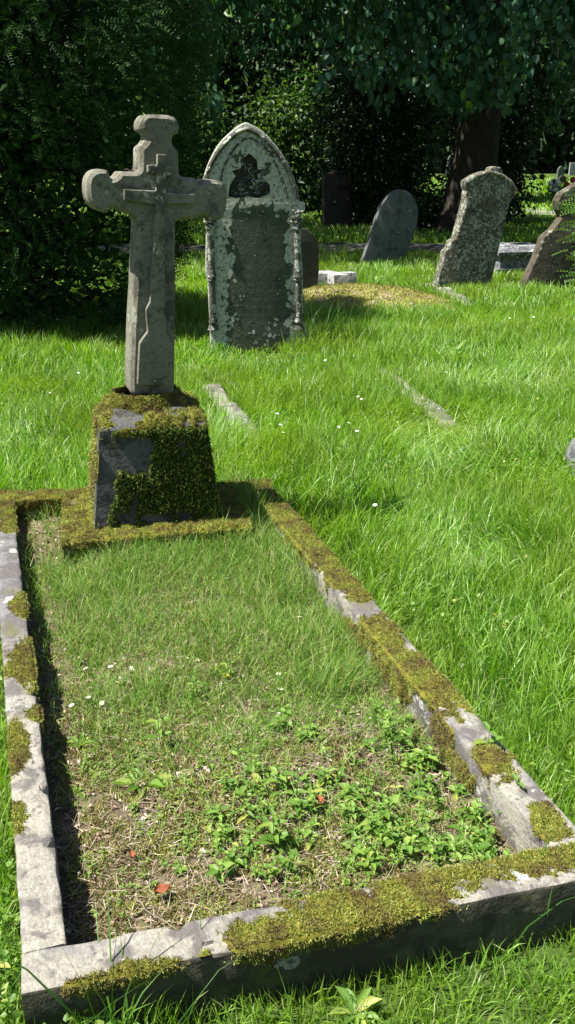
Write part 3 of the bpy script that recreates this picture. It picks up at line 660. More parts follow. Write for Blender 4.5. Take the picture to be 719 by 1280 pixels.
SUNK = [sunken((318, 552), (258, 482), .12, .06, 'grey old kerb stone sunk in the grass just behind the cross plinth', 1),
        sunken((566, 535), (470, 462), .11, .05, 'sunken kerb stone nearly hidden by grass in the middle of the lawn', 2),
        sunken((592, 382), (527, 356), .16, .07, 'half buried kerb stone in front of the brown leaning headstone', 3)]
Qb = ground(745, 588); bm = bmesh.new(); bmesh.ops.create_icosphere(bm, subdivisions=4, radius=1)
for v in bm.verts:
    p = v.co; f = 1 + .18 * nz(p.x * 2, p.y * 2, p.z * 2) + .06 * nz(p.x * 7, p.y * 7, p.z * 7); v.co = Vector((p.x * .15 * f, p.y * .2 * f, max(-.3, p.z * f) * .2))
tag(link('boulder', finish(bm, 50), M['mott'], None, (*Qb, .02)), 'whitish rough stone lying in the grass at the right edge', 'stone')

# ---- far gravestones, across the sunlit grass
def farstone(x, y, w_, h_, label, mat='pale', lean=0, round_=True):
    Q = ground(x, y); s = Q[1] / 1240.0; w_ *= s; h_ *= s
    o = ([(-w_ / 2, -.1), (-w_ / 2, h_ * .7)] + [(-w_ / 2 * math.cos(a), h_ * .7 + h_ * .3 * math.sin(a)) for a in [math.pi * i / 10 for i in range(1, 10)]] + [(w_ / 2, h_ * .7), (w_ / 2, -.1)]) if round_ else [(-w_ / 2, -.1), (-w_ / 2, h_), (w_ / 2, h_), (w_ / 2, -.1)]
    b = link('headstone', slab(o, 0, .12, .01), M[mat], None, (*Q, 0), R(16)); b.rotation_euler = (0, R(lean), R(16))
    tag(b, label, 'headstone', 'distant headstones on the sunlit grass')
farstone(563, 224, 14, 30, 'distant round topped headstone seen left of the tree trunk', 's3', 6)
farstone(700, 231, 9, 22, 'tallest of the distant headstones at the right, with a pointed round top', 's3')
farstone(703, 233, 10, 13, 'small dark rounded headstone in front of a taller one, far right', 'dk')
farstone(715, 219, 8, 15, 'pale square topped headstone farthest away at the right edge', 'pale', 0, False)
farstone(692, 238, 7, 14, 'dark little headstone left of the distant pair, beside the bush', 'granite')
farstone(257, 210, 10, 18, 'pale pointed headstone far off just left of the gothic arch', 's3')
# flowers on a far grave
Qw = ground(700, 250)
fb = empty('flower_bunch', (*Qw, 0)); tag(fb, 'bunch of red and white flowers on a distant grave beside the pale path', 'flowers')
for nm, mt, cnt, off in (('red_blooms', 'red', 26, .22), ('white_blooms', 'white', 22, -.15)):
    for _ in range(cnt // 2):
        bm = bmesh.new(); bmesh.ops.create_icosphere(bm, subdivisions=2, radius=random.uniform(.06, .10))
        for v in bm.verts: v.co *= 1 + .35 * nz(v.co.x * 30, v.co.y * 30, v.co.z * 30)
        link('bloom', finish(bm, 60), M[mt], fb, (off + random.gauss(0, .13), random.gauss(0, .15), .35 + random.gauss(0, .13)))
acc = Acc(); n = 200; leaves(acc, np.stack([rng.normal(0, .2, n), rng.normal(0, .15, n), rng.uniform(0, .4, n)], 1), rdir(n, .6), rdir(n), np.full(n, .18), np.full(n, .05)); link('leaves', acc.mesh(), M['weed'], fb)

# ------------------------------------------------------------------ trees and bushes
def clumps(acc, centres, rad, per, L, W, droop=0.0, flat=1.0):
    n = len(centres) * per; C = np.repeat(centres, per, 0); rr = np.repeat(rad, per)
    off = rng.normal(size=(n, 3)) * rr[:, None] * .55; off[:, 2] *= flat
    D = off + rdir(n) * rr[:, None] * .4; D[:, 2] -= droop * rr
    leaves(acc, C + off, D, rdir(n, .8), rng.uniform(.7, 1.25, n) * L, rng.uniform(.7, 1.2, n) * W)
def shell(n, c, r, inner=.6, power=2.6, seed=0, zmin=None, amp=.14):
    """points in the outer part of a lumpy superellipsoid"""
    d = rdir(n); f = (np.abs(d) ** power).sum(1) ** (-1 / power)
    lum = np.array([1 + amp * 1.5 * nz(x * 2.2 + seed, y * 2.2, z * 2.2) + amp * nz(x * 6 + seed, y * 6, z * 6) for x, y, z in d])
    rad = f * lum * rng.uniform(inner, 1, n) ** .5
    P = np.array(c) + d * rad[:, None] * np.array(r)
    if zmin is not None: P = P[P[:, 2] > zmin]
    return P
def sprays(acc, P, D, L, pairs=7, nl=.026, nw=.006):
    """yew sprays: a twig with flat ranks of needles"""
    n = len(P); D = D / np.linalg.norm(D, axis=1)[:, None]; N = rdir(n, 1.2); S = np.cross(D, N); S /= np.linalg.norm(S, axis=1)[:, None]; N = np.cross(S, D)
    for k in range(pairs):
        f = (k + .5) / pairs; base = P + D * (L * f)[:, None] - N * (L * .25 * f * f)[:, None]
        for sg in (-1, 1):
            d = D * .75 + S * sg * (1.0 - .3 * f) + rng.normal(size=(n, 3)) * .12
            leaves(acc, base, d, N, nl * (1.15 - .5 * f) * rng.uniform(.85, 1.15, n), np.full(n, nw), .05, .05)
def bush(name, label, c, r, ncl, per, L, W, mat, cat='bush', seed=0, amp=.2, crad=.3, stems=5, group=None, droop=.3, inner=.25, rad=.04):
    t_ = empty(name, (c[0], c[1], 0)); tag(t_, label, cat, group)
    acc = Acc(); C = shell(ncl, (0, 0, c[2]), r, inner, seed=seed, zmin=.05, amp=amp); clumps(acc, C, np.full(len(C), crad), per, L, W, droop)
    link('crown', acc.mesh(), M[mat], t_)
    bm = bmesh.new()
    for i in range(stems):
        a = i * 2.4; e = Vector((r[0] * .5 * math.cos(a), r[1] * .5 * math.sin(a), c[2] + r[2] * .4))
        tube(bm, [(.12 * math.cos(a), .12 * math.sin(a), -.1), e * .5 + Vector((0, 0, .1)), e], rad, rad * .3)
    link('stems', finish(bm, 60), M['bark'], t_)
    return t_

# near yew on the left
yw = empty('yew_tree', (-3.1, 8.7, 0)); tag(yw, 'dense dark green yew tree filling the upper left, behind the stone cross', 'tree')
acc = Acc()
def yewpts(n, inner, seed):
    P = []
    d = rng.uniform(0, 2 * math.pi, n); z = rng.uniform(.0, 1, n) ** .85 * 4.6 + .08
    rx, ry = 2.28, 1.3
    prof = np.interp(z, [0, .35, .8, 1.6, 2.4, 3.0, 4.7], [.72, .84, .93, 1.0, 1.03, .98, .45])
    ca, sa = np.cos(d), np.sin(d); f = (np.abs(ca) ** 3 + np.abs(sa) ** 3) ** (-1 / 3)
    lum = np.array([1 + .10 * nz(a * 3 + seed, b * 3, c * 1.4) + .06 * nz(a * 8, b * 8, c * 4) for a, b, c in zip(ca, sa, z)])
    q = rng.uniform(inner, 1, n) * f * lum * prof
    return np.stack([ca * q * rx, sa * q * ry, z], 1), np.stack([ca, sa, np.full(n, .15)], 1)
P, D = yewpts(5200, .84, 3); keep = (P[:, 1] < .55) | (rng.uniform(size=len(P)) < .25); P, D = P[keep], D[keep]
D = D / np.linalg.norm(D, axis=1)[:, None] + rdir(len(P)) * .45 - np.array([0, 0, .45]); P = np.repeat(P, 7, 0) + rng.normal(0, .055, (len(P) * 7, 3)); D = np.repeat(D, 7, 0)
sprays(acc, P, D + rdir(len(P)) * .45, rng.uniform(.10, .19, len(P)), 6, .030, .0085)
P, D = yewpts(30000, .35, 3); sh = rng.uniform(.6, .9, len(P)); P[:, 0] *= sh; P[:, 1] *= sh; leaves(acc, P, D + rdir(len(P)), rdir(len(P)), rng.uniform(.08, .13, len(P)), rng.uniform(.04, .06, len(P)))
link('crown', acc.mesh(), M['yew'], yw)
bm = bmesh.new(); tube(bm, [(0, .1, -.1), (.05, .1, 1.4), (0, 0, 3.6)], .22, .08, 10)
for i in range(16):
    a = i * 2.4; z = .4 + i * .2; tube(bm, [(0, .05, z), (math.cos(a) * .9, math.sin(a) * .5, z + .3), (math.cos(a) * 1.7, math.sin(a) * .95, z + .35)], .05, .012)
link('trunk', finish(bm, 60), M['bark'], yw)

# young yew at the right edge
yb = empty('young_yew', (2.80, 7.8, 0)); tag(yb, 'bright green young yew sprays reaching in at the right edge', 'shrub')
acc = Acc(); d = rdir(650, .1); q = rng.uniform(.3, 1, 650); Pq = np.stack([d[:, 0] * .52 * q, d[:, 1] * .5 * q, .85 + d[:, 2] * .72 * q], 1)
sprays(acc, Pq, np.stack([d[:, 0] * 1.2, d[:, 1], np.full(len(d), .1)], 1) + rdir(len(d)) * .3, rng.uniform(.12, .22, len(d)), 8, .03, .007)
link('crown', acc.mesh(), M['yewlit'], yb)
bm = bmesh.new()
for i in range(14):
    a = i * 2.4; tube(bm, [(0, 0, .1 + i * .07), (.25 * math.cos(a), .25 * math.sin(a), .3 + i * .08), (.48 * math.cos(a), .46 * math.sin(a), .3 + i * .08)], .012, .004, 5)
tube(bm, [(0, 0, -.1), (0, .02, .8), (.02, 0, 1.5)], .03, .01)
link('stems', finish(bm, 60), M['bark'], yb)

# the big lime tree
TX, TY = ground(588, 292); TY = min(TY, 19.7)
lt = empty('lime_tree', (TX, TY, 0)); tag(lt, 'great shady lime tree with a thick trunk and hanging leafy branches, beyond the path', 'tree')
bm = bmesh.new()
tube(bm, [(-.15, 0, -.2), (-.05, 0, .5), (0, 0, 1.4), (.05, 0, 3), (0, 0, 6), (0, 0, 9)], .52, .28, 14)
for v in bm.verts:
    if v.co.z < .9: v.co.x *= 1 + .5 * (.9 - max(v.co.z, 0)) * (1 + .3 * nz(v.co.x * 3, v.co.y * 3, 0))
    v.co.x += .05 * nz(v.co.x * 3, v.co.y * 3, v.co.z); v.co.y += .05 * nz(v.co.x * 3, v.co.y * 3 + 5, v.co.z)
link('trunk', finish(bm, 60), M['bark'], lt)
limbs = []
for i in range(22):
    a = i * 2.399; L = random.uniform(4, 8.5); z0 = random.uniform(4.6, 6.4)
    if i < 12: a = R(-160 + i * 12.5); L = 6.3 + .8 * random.random() + abs(i - 5.5) * .35
    e = Vector((math.cos(a) * L, math.sin(a) * min(L, 6.6), z0 - random.uniform(.2, 1))); m = Vector((math.cos(a) * L * .5, math.sin(a) * L * .45, z0 + 1))
    b = bmesh.new(); tube(b, [(0, 0, z0 - .5), m * .5 + Vector((0, 0, z0 * .5)), m, (m + e) / 2 + Vector((0, 0, .2)), e], .13, .02, 7); link('limb', finish(b, 60), M['bark'], lt); limbs.append((m, e))
acc = Acc()
n = 3000                                         # high crown
C = np.stack([rng.uniform(-13.5, 8.0, n), rng.uniform(-6.4, 3.9, n), rng.uniform(3.7, 9.0, n)], 1)
ln = np.array([nz(x * .5, y * .5, z * .5) + .5 * nz(x * 1.4, y * 1.4, z * 1.4) for x, y, z in C]); C = C[ln > -.30]
clumps(acc, C, np.full(len(C), .55), 24, .17, .14, .6)
link('crown', acc.mesh(), M['lime'], lt)
# hanging twigs in front
acc = Acc(); bm = bmesh.new()
for i in range(560):
    x = random.uniform(-2.6, 7.2) - TX + 0; y = random.uniform(13.4, 16.0) - TY
    dens = nz((x + TX) * .85, 3.3, 1.2) + .45 * nz((x + TX) * 2.1, y * 2, 5)
    if dens < -.02: continue
    zt = random.uniform(3.1, 4.8); Lh = (random.uniform(.6, 1.2) + max(0, dens) * 1.7); zb = max(zt - Lh, 1.95 + .35 * random.random() + (0.35 if dens < .1 else 0))
    dx, dy = random.gauss(0, .25), random.gauss(-.15, .2); m = 7; pts = []
    for k in range(m): f = k / (m - 1); pts.append((x + dx * f ** .6, y + dy * f ** .6, zt + (zb - zt) * f + .08 * math.sin(k)))
    tube(bm, pts, .008, .003, 4)
    cnt = int((zt - zb) / .034); f = np.linspace(0.02, 1, cnt); pa = np.array(pts); ii = np.clip((f * (m - 1)).astype(int), 0, m - 2); fr = (f * (m - 1) - ii)[:, None]
    P = pa[ii] * (1 - fr) + pa[ii + 1] * fr; sd_ = rdir(cnt); sd_[:, 2] = -.9; P = P + sd_ * rng.uniform(.02, .12, cnt)[:, None]
    leaves(acc, P, sd_ * np.array([.55, .55, 1]), rdir(cnt, .3, .4) + np.array([0, -.9, 0]), rng.uniform(.09, .135, cnt), rng.uniform(.08, .115, cnt), .12, .1, (.25, .62, .8))
link('twigs', finish(bm, 0), M['bark'], lt); link('hanging_leaves', acc.mesh(), M['lime'], lt)

G = 'bushes and trees beyond the path'
bush('holly_bush', 'dark holly bush between the dark headstone and the tree trunk', (1.75, 20.8, 1.6), (1.0, 1.0, 2.3), 420, 30, .12, .06, 'bushdk', seed=2, group=G)
bush('holly_bush', 'dark bush right of the tree trunk, behind the brown leaning headstone', (4.6, 22.4, 1.5), (.78, .9, 2.6), 380, 30, .12, .06, 'bushdk', seed=5, group=G)
bush('hazel_bush', 'light green leafy bush catching the sun, right of the gothic arch', (.35, 25.8, 1.3), (1.15, .9, 1.9), 240, 30, .14, .09, 'hazel', seed=8, amp=.42, crad=.42, group=G)
bush('hazel_bush', 'sunlit green bush seen between the yew and the gothic headstone', (-2.5, 25.5, 1.3), (1.1, .9, 1.8), 200, 30, .14, .09, 'hazel', seed=9, amp=.42, crad=.42, group=G)
bush('ivy_bush', 'low leafy bush at the foot of the tree trunk, on its left', (2.75, 19.2, .3), (.4, .3, .35), 90, 22, .09, .06, 'bushdk', seed=12, crad=.16, group=G)
# evergreens behind
for i, (x, y, rx, rz, lab) in enumerate([(-5.0, 33, 3.2, 4.0, 'broad dark evergreen tree behind the yew, at the left'), (.4, 33, 3.0, 4.2, 'tall dark evergreen tree directly behind the sunlit light green bush'),
        (3.3, 30.0, 1.1, 4.2, 'narrow dark evergreen tree behind the holly bush'), (7.0, 33, 2.4, 4.0, 'dark evergreen tree behind the bush right of the trunk'), (13.5, 38, 3.6, 5.0, 'dark evergreen tree beyond the pale path at the right edge')]):
    e = empty('evergreen_tree', (x, y, 0)); tag(e, lab, 'tree', 'dark evergreens in the background')
    acc = Acc(); C = shell(620, (0, 0, rz + .2 + (1.6 if i > 2 else 0)), (rx, 2.0, rz), .3, seed=20 + i, zmin=.1 if i < 3 else 1.7); clumps(acc, C, np.full(len(C), .5), 30, .22, .12, .4)
    link('crown', acc.mesh(), M['far'], e)
    b = bmesh.new(); tube(b, [(0, 0, -.2), (0, 0, 3), (0, 0, 5.5)], .3, .1, 8); link('trunk', finish(b, 60), M['bark'], e)
# distant wood closing the view
acc = Acc(); n = 9500
a = rng.uniform(-1, 1, n); C = np.stack([a * 75 + 5, 82 + rng.uniform(-4, 6, n) - 10 * a * a, rng.uniform(.02, 1, n) ** 1.3 * 17], 1)
clumps(acc, C, np.full(n, 1.5), 16, 1.2, .9, .3)
tag(link('distant_wood', acc.mesh(), M['far']), kind='stuff')

# ------------------------------------------------------------------ grass
def inplot(x, y, mg=0.0):
    dx = x - A0.x; dy = y - A0.y; u = dx * U.x + dy * U.y; v = dx * Vv.x + dy * Vv.y
    vf = -.088 - .062 * (u + .08); vb = 2.56 - .19 * (u + .08)
    return (u > -.085 - mg) & (u < 1.08 + mg) & (v > vf - mg) & (v < vb + mg), u, v
def keepout(x, y):
    k = ~inplot(x, y)[0]
    def box(Q, rot, hw, d0, d1):
        c, s = math.cos(rot), math.sin(rot); a = (x - Q[0]) * c + (y - Q[1]) * s; b = -(x - Q[0]) * s + (y - Q[1]) * c
        return ~((np.abs(a) < hw) & (b > d0) & (b < d1))
    k &= box(HQ, HR, .39, 0, .16) & box(Q4, R(13), .42, 0, .15)
    k &= ~((y > 14.8 + .12 * np.sin(x * .9) + .018 * x) & (y < 16.7))
    dm = np.abs((x - Qm[0]) / .8) ** 2.4 + np.abs((y - Qm[1]) / .95) ** 2.4
    k &= (dm > .92) | (rng.uniform(size=len(x)) < .05)
    for a, b, wd in SUNK:
        d = b - a; L2 = d.length_squared; tt = np.clip(((x - a.x) * d.x + (y - a.y) * d.y) / L2, 0, 1); dist = np.hypot(x - a.x - d.x * tt, y - a.y - d.y * tt)
        k &= (dist > wd * .6) | (rng.uniform(size=len(x)) < .14)
    return k
acc = Acc()
def field(y0, y1, dens, Lm, Wm, xl=None, xr=None, tuft=10, hscale=1.0):
    slope = .40; area_ = (y1 - y0) * (y0 + y1) * slope + 1.2 * (y1 - y0); n = int(area_ * dens / tuft)
    y = y0 + (y1 - y0) * np.sqrt(rng.uniform((y0 / y1) ** 2, 1, n)) * 1.0; y = rng.uniform(y0, y1, n) if y1 - y0 < .5 * y0 else np.clip(y1 * np.sqrt(rng.uniform((y0 / y1) ** 2, 1, n)), y0, y1)
    x = rng.uniform(-1, 1, n) * (y * slope + .6)
    x = np.repeat(x, tuft); y = np.repeat(y, tuft); m = len(x)
    spread = .018 + .004 * y0; ox_, oy_ = rng.normal(0, spread, m), rng.normal(0, spread, m); x = x + ox_; y = y + oy_
    k = keepout(x, y); x, y, ox_, oy_ = x[k], y[k], ox_[k], oy_[k]; m = len(x)
    hn = vnoise(x, y, 1.7, 1) * .6 + vnoise(x, y, 5, 2) * .4
    L = Lm * (.5 + .95 * hn) * rng.uniform(.55, 1.25, m) * hscale
    # short mossy turf right in front of the near kerb
    pin, u, v = inplot(x, y); near = np.clip((-v - .05) / .05, 0, 1) * np.clip((u - .1) / .3, 0, 1); L *= 1 - .42 * near
    beside = (u > 1.08) & (u < 1.25) & (v > 0); L = np.where(beside & (v < 1.6), L * .7, L)
    hug = np.exp(-((x - HQ[0] - .45) ** 2 + (y - HQ[1] + .05) ** 2) / .25); L *= 1 + .5 * hug; fr = np.exp(-((x - HQ[0]) ** 2 / .2 + (y - HQ[1] + .35) ** 2 / .12)); L *= 1 - .55 * fr
    fl = vnoise(x, y, 2.1, 41); sw = vnoise(x, y, .9, 43) * 12.0; wild = rng.uniform(size=m) < .25
    azt = np.where(wild, rng.uniform(0, 6.283, m), np.where(fl > .5, sw + rng.normal(0, .5, m), np.arctan2(oy_, ox_) + rng.normal(0, .8, m)))
    lean = np.abs(rng.normal(.2, .2, m)) + np.clip(fl - .55, 0, 1) * 1.6; curl = np.abs(rng.normal(.5, .45, m)); L = L * np.where(wild, 1.15, 1)
    blades(acc, np.stack([x, y, gz(x, y) - .005], 1), azt, L, Wm * rng.uniform(.6, 1.3, m), lean, curl)
field(.55, 2.2, 15000, .11, .0027)
field(2.2, 4.0, 8500, .15, .0034)
field(4.0, 6.5, 5200, .16, .0042)
field(6.5, 9.5, 3000, .17, .0055)
field(9.5, 14.8, 1500, .16, .0085)
field(16.7, 25, 260, .15, .018)
field(25, 60, 40, .22, .05)
tag(link('lawn_grass', acc.mesh(), M['grass']), kind='stuff')
acc = Acc(); n = 26000; y = 1.0 + 8 * rng.uniform(size=n) ** 1.8; x = rng.uniform(-1, 1, n) * (y * .4 + .5); k = keepout(x, y) & (vnoise(x, y, 3.1, 51) > .56); x, y = x[k], y[k]; n = len(x)
leaves(acc, np.stack([x, y, gz(x, y) + rng.uniform(.01, .09, n)], 1), rdir(n, .5, .5), rdir(n, 1.6), rng.uniform(.012, .026, n), rng.uniform(.010, .018, n), .15)
tag(link('clover', acc.mesh(), M['weed']), kind='stuff')
# sparse finer grass inside the plot
acc = Acc(); n = 60000; u = rng.uniform(.0, .985, n); v = rng.uniform(-.04, 2.42, n)
pr = np.clip((v - .35) / .65, .10, 1) * (.55 + .9 * vnoise(u, v, 5, 7)) + .35 * ((v > 1.55)) ; pr *= np.clip(.25 + (u - .02) / .25, 0, 1)
pr = np.where((v < .5) & (u < .45), pr * .5, pr)
pr = np.where((np.abs(u - .53) < .37) & (v > 1.86), .0, pr); pr = np.where((u < .2) & (v > 1.9), .16, pr); pr = np.where((u < .10), pr * .5, pr)
k = rng.uniform(size=n) < pr; u, v = u[k], v[k]; n = len(u)
hn = vnoise(u, v, 6, 4); L = (.028 + .05 * hn + .05 * np.clip(v - 1.0, 0, 1) * vnoise(u, v, 4, 9)) * rng.uniform(.5, 1.4, n)
L = np.where((u > .72) & (v > .75), L * 1.7, L); L = np.where(v > 1.6, L * 1.15, L)
x = A0.x + U.x * u + Vv.x * v; y = A0.y + U.y * u + Vv.y * v; z = np.array([sz(a, b) for a, b in zip(u, v)])
blades(acc, np.stack([x, y, z - .003], 1), rng.uniform(0, 6.283, n), L, rng.uniform(.0012, .0026, n), np.abs(rng.normal(.45, .35, n)), np.abs(rng.normal(.6, .5, n)))
tag(link('plot_grass', acc.mesh(), M['plotgrass']), kind='stuff')
# moss cushions on the plot floor
acc = Acc(); n = 110000; u = rng.uniform(.02, .97, n); v = rng.uniform(-.03, 1.9, n); k = (vnoise(u, v, 9, 21) * .6 + vnoise(u, v, 22, 22) * .4) > .46
k &= rng.uniform(size=n) < np.clip(1.3 - v * .6, .2, 1); u, v = u[k], v[k]; n = len(u)
x = A0.x + U.x * u + Vv.x * v; y = A0.y + U.y * u + Vv.y * v; z = np.array([sz(a, b) for a, b in zip(u, v)])
leaves(acc, np.stack([x, y, z + .004 * rng.uniform(0, 2, n)], 1), rdir(n, 1.0), rdir(n), rng.uniform(.007, .014, n), rng.uniform(.002, .0032, n))
tag(link('plot_moss', acc.mesh(), M['moss']), kind='stuff')
# straw thatch and leaf litter
acc = Acc(); n = 22000; u = rng.uniform(.01, .97, n); v = rng.uniform(-.03, 2.4, n); k = rng.uniform(size=n) < np.clip(1.25 - .7 * v, .12, 1) * (.1 + vnoise(u, v, 5, 31)); u, v = u[k], v[k]; n = len(u)
x = A0.x + U.x * u + Vv.x * v; y = A0.y + U.y * u + Vv.y * v; z = np.array([sz(a, b) for a, b in zip(u, v)]) + .004
blades(acc, np.stack([x, y, z + rng.uniform(0, .01, n)], 1), rng.uniform(0, 6.28, n), rng.uniform(.012, .055, n), rng.uniform(.0007, .0016, n), rng.uniform(1.2, 1.6, n), rng.uniform(-.3, .3, n))
tag(link('straw_thatch', acc.mesh(), M['straw']), kind='stuff')
acc = Acc(); n = 9500; u = rng.uniform(.0, .97, n); v = rng.uniform(-.03, 2.4, n); k = rng.uniform(size=n) < np.where((v > 1.85) & (u < .2), 1, np.clip(1.1 - .6 * v, .12, 1)); u, v = u[k], v[k]; n = len(u)
x = A0.x + U.x * u + Vv.x * v; y = A0.y + U.y * u + Vv.y * v; z = np.array([sz(a, b) for a, b in zip(u, v)]) + .005
leaves(acc, np.stack([x, y, z], 1), rdir(n, 0, .15), rdir(n, 2.5), rng.uniform(.006, .022, n), rng.uniform(.003, .011, n), .3)
tag(link('leaf_litter', acc.mesh(), M['litter']), kind='stuff')
# ground cover weeds in the near right corner and small chickweed
def plot_uv(px, py, z=.02): x, y = ground(px, py, z); dx = x - A0.x; dy = y - A0.y; return dx * U.x + dy * U.y, dx * Vv.x + dy * Vv.y
def weed_stem(acc, x, y, z, H, Ls, pairs, lean=.25, wr=.5):
    a = random.uniform(0, 6.28); d = Vector((math.cos(a) * lean, math.sin(a) * lean, 1)).normalized(); ph = random.uniform(0, 3)
    P, D, N, Le = [], [], [], []
    for k in range(pairs):
        f = (k + 1) / pairs; b = Vector((x, y, z)) + d * H * f
        for s in (0, math.pi):
            an = ph + k * 1.57 + s; dd = Vector((math.cos(an), math.sin(an), .35 - .2 * (1 - f) + random.gauss(0, .15)))
            P.append(b); D.append(dd); N.append(Vector((0, 0, 1)) + dd * -.2); Le.append(Ls * (1.05 - .55 * f * (f > .7)) * random.uniform(.75, 1.15))
    Le = np.array(Le); leaves(acc, np.array(P), np.array(D), np.array(N), Le, Le * wr, .15, .2)
    return d
acc = Acc(); st = Acc(); cnt = 0
for i in range(900):
    px, py = random.uniform(230, 660), random.uniform(880, 1115); u, v = plot_uv(px, py)
    if not (.05 < u < .965 and -.03 < v < .75): continue
    den = .56 + 1.1 * nz(u * 6, v * 6, 3) - 2.0 * max(0, v - .36) - 1.5 * max(0, .48 - u)
    if random.random() > den: continue
    x, y = uv(u, v); H = random.uniform(.015, .07); d = weed_stem(acc, x, y, sz(u, v), H, random.choice((.014, .02, .026, .034)) * random.uniform(.8, 1.2), random.choice((2, 3, 4, 5)), random.uniform(.1, .7), random.uniform(.35, .65))
    blades(st, np.array([[x, y, sz(u, v)]]), np.array([math.atan2(d.y, d.x)]), np.array([H]), np.array([.002]), np.array([.25]), np.array([0.0])); cnt += 1
wp = link('leafy_weeds', acc.mesh(), M['weed']); tag(wp, kind='stuff'); tag(link('weed_stems', st.mesh(), M['weed']), kind='stuff')
acc = Acc()
for i in range(2600):
    u = random.uniform(.05, .96); v = random.uniform(-.02, .95)
    if nz(u * 5 + 3, v * 5, 8) + .5 * nz(u * 14, v * 14, 2) < .05 + .25 * max(0, v - .5): continue
    x, y = uv(u, v); weed_stem(acc, x, y, sz(u, v), random.uniform(.012, .035), random.uniform(.006, .011), 4, .6, .65)
tag(link('chickweed', acc.mesh(), M['chick']), kind='stuff')

# individual plants
def plant(px, py, kind, label, cat='plant', z=.02, sc_=1.0, name='weed_plant'):
    x, y = ground(px, py, z); r = empty(name, (x, y, z + (.012 if z == .02 else -.02))); tag(r, label, cat, 'single plants in the grave plot'); acc = Acc()
    if kind == 'rosette':
        n = 11; a = np.arange(n) * 2.4 + rng.normal(0, .2, n); D = np.stack([np.cos(a), np.sin(a), rng.uniform(.25, .8, n)], 1)
        leaves(acc, np.zeros((n, 3)) + [0, 0, .015], D, np.tile([0, 0, 1.0], (n, 1)), rng.uniform(.035, .06, n) * sc_, rng.uniform(.014, .02, n) * sc_, .2, .25, (.45, .75, .8))
        link('leaves', acc.mesh(), M['weed'], r)
    else:
        H = .09 * sc_; P, D, N, L = [], [], [], []
        for k in range(4):
            for s in (0, math.pi):
                an = k * 1.57 + s + .3; P.append((0, 0, .02 + H * (k + 1) / 4)); D.append((math.cos(an), math.sin(an), .4)); N.append((0, 0, 1)); L.append(.04 * sc_ * (1 - .12 * k))
        L = np.array(L); leaves(acc, np.array(P), np.array(D), np.array(N, float), L, L * .42, .2, .25); link('leaves', acc.mesh(), M['weed'], r)
        bm = bmesh.new(); tube(bm, [(0, 0, 0), (.002, 0, H * .5), (0, 0, H + .02)], .0016, .001, 5); link('stem', finish(bm, 60), M['weed'], r)
    return r
plant(180, 995, 'rosette', 'pale green leafy rosette in the bare left part of the plot', sc_=1.35)
plant(215, 1000, 'rosette', 'green rosette just right of another in the middle left of the plot', sc_=1.0)
plant(102, 942, 'rosette', 'small green plant beside the shadow of the left kerb', sc_=.7)
plant(200, 945, 'stem', 'upright seedling with paired leaves in the left middle of the plot', sc_=1.1)
plant(243, 885, 'stem', 'small seedling near the centre of the plot, behind the twigs', sc_=.7)
plant(225, 1100, 'rosette', 'tiny green seedling right of the orange dead leaf', sc_=.45)
plant(342, 1080, 'stem', 'soft pale green plant left of the leafy weeds, near the front kerb', sc_=1.1)
plant(605, 985, 'stem', 'upright green plant against the right kerb', sc_=1.5)
plant(640, 1040, 'stem', 'upright green plant in the near right corner of the plot', sc_=1.2)
plant(285, 862, 'stem', 'yellow green seedling alone in the middle of the plot grass', sc_=.8)
# serrated dock-like leaf sprouting before the front kerb
dk = plant(443, 1265, 'rosette', 'green leafy weed growing against the outer face of the front kerb', z=.03, sc_=1.1)
# daisies
def daisy(x, y, z, H, label, group, tilt=0):
    r = empty('daisy', (x, y, z)); tag(r, label, 'flower', group)
    bm = bmesh.new(); tube(bm, [(0, 0, 0), (.004, 0, H * .5), (0, 0, H)], .0012, .001, 4); link('stem', finish(bm, 0), M['weed'], r)
    acc = Acc(); n = 15; a = np.arange(n) * 6.283 / n; D = np.stack([np.cos(a), np.sin(a), np.full(n, .12)], 1)
    leaves(acc, np.zeros((n, 3)) + [0, 0, H], D, np.tile([0, 0, 1.0], (n, 1)), np.full(n, DR), np.full(n, DR * .42), .05, .05, (.35, .8, .95)); link('petals', acc.mesh(), M['white'], r)
    bm = bmesh.new(); bmesh.ops.create_icosphere(bm, subdivisions=1, radius=DR * .33, matrix=Matrix.Translation((0, 0, H + .001)) @ Matrix.Diagonal((1, 1, .5, 1))); link('centre', finish(bm, 60), M['yellow'], r)
    r.rotation_euler = (random.uniform(-.3, .5), random.uniform(-.4, .3), random.uniform(0, 6)); return r
DR = .0088
for px, py in [(161, 833), (148, 848), (113, 838), (140, 836), (144, 857), (96, 883), (126, 878), (111, 875), (230, 744)]:
    x, y = ground(px, py, .06); daisy(x, y, .02, .045, 'white daisy in the loose cluster in the left of the grave plot', 'daisies clustered at the left of the plot')
for px, py in [(349, 845), (350, 865), (353, 895), (248, 950), (379, 816), (311, 942)]:
    x, y = ground(px, py, .06); daisy(x, y, .02, .045, 'white daisy scattered near the middle of the grave plot', 'daisies in the middle of the plot')
DR = .0095
for px, py in [(477, 629), (427, 533), (410, 531), (343, 545), (340, 531), (448, 541), (340, 519), (414, 448), (666, 396), (645, 400), (460, 500), (552, 468), (373, 787), (635, 399), (446, 541), (458, 498), (610, 375)]:
    x, y = ground(px, py, .16); daisy(x, y, .0, .18, 'white daisy scattered in the long grass of the lawn', 'daisies in the lawn')
for px, py in [(79, 489), (93, 535), (66, 400), (88, 462), (44, 460)]:
    x, y = ground(px, py, .18); daisy(x, y, .0, .19, 'white daisy in the grass left of the cross', 'daisies in the grass left of the cross')
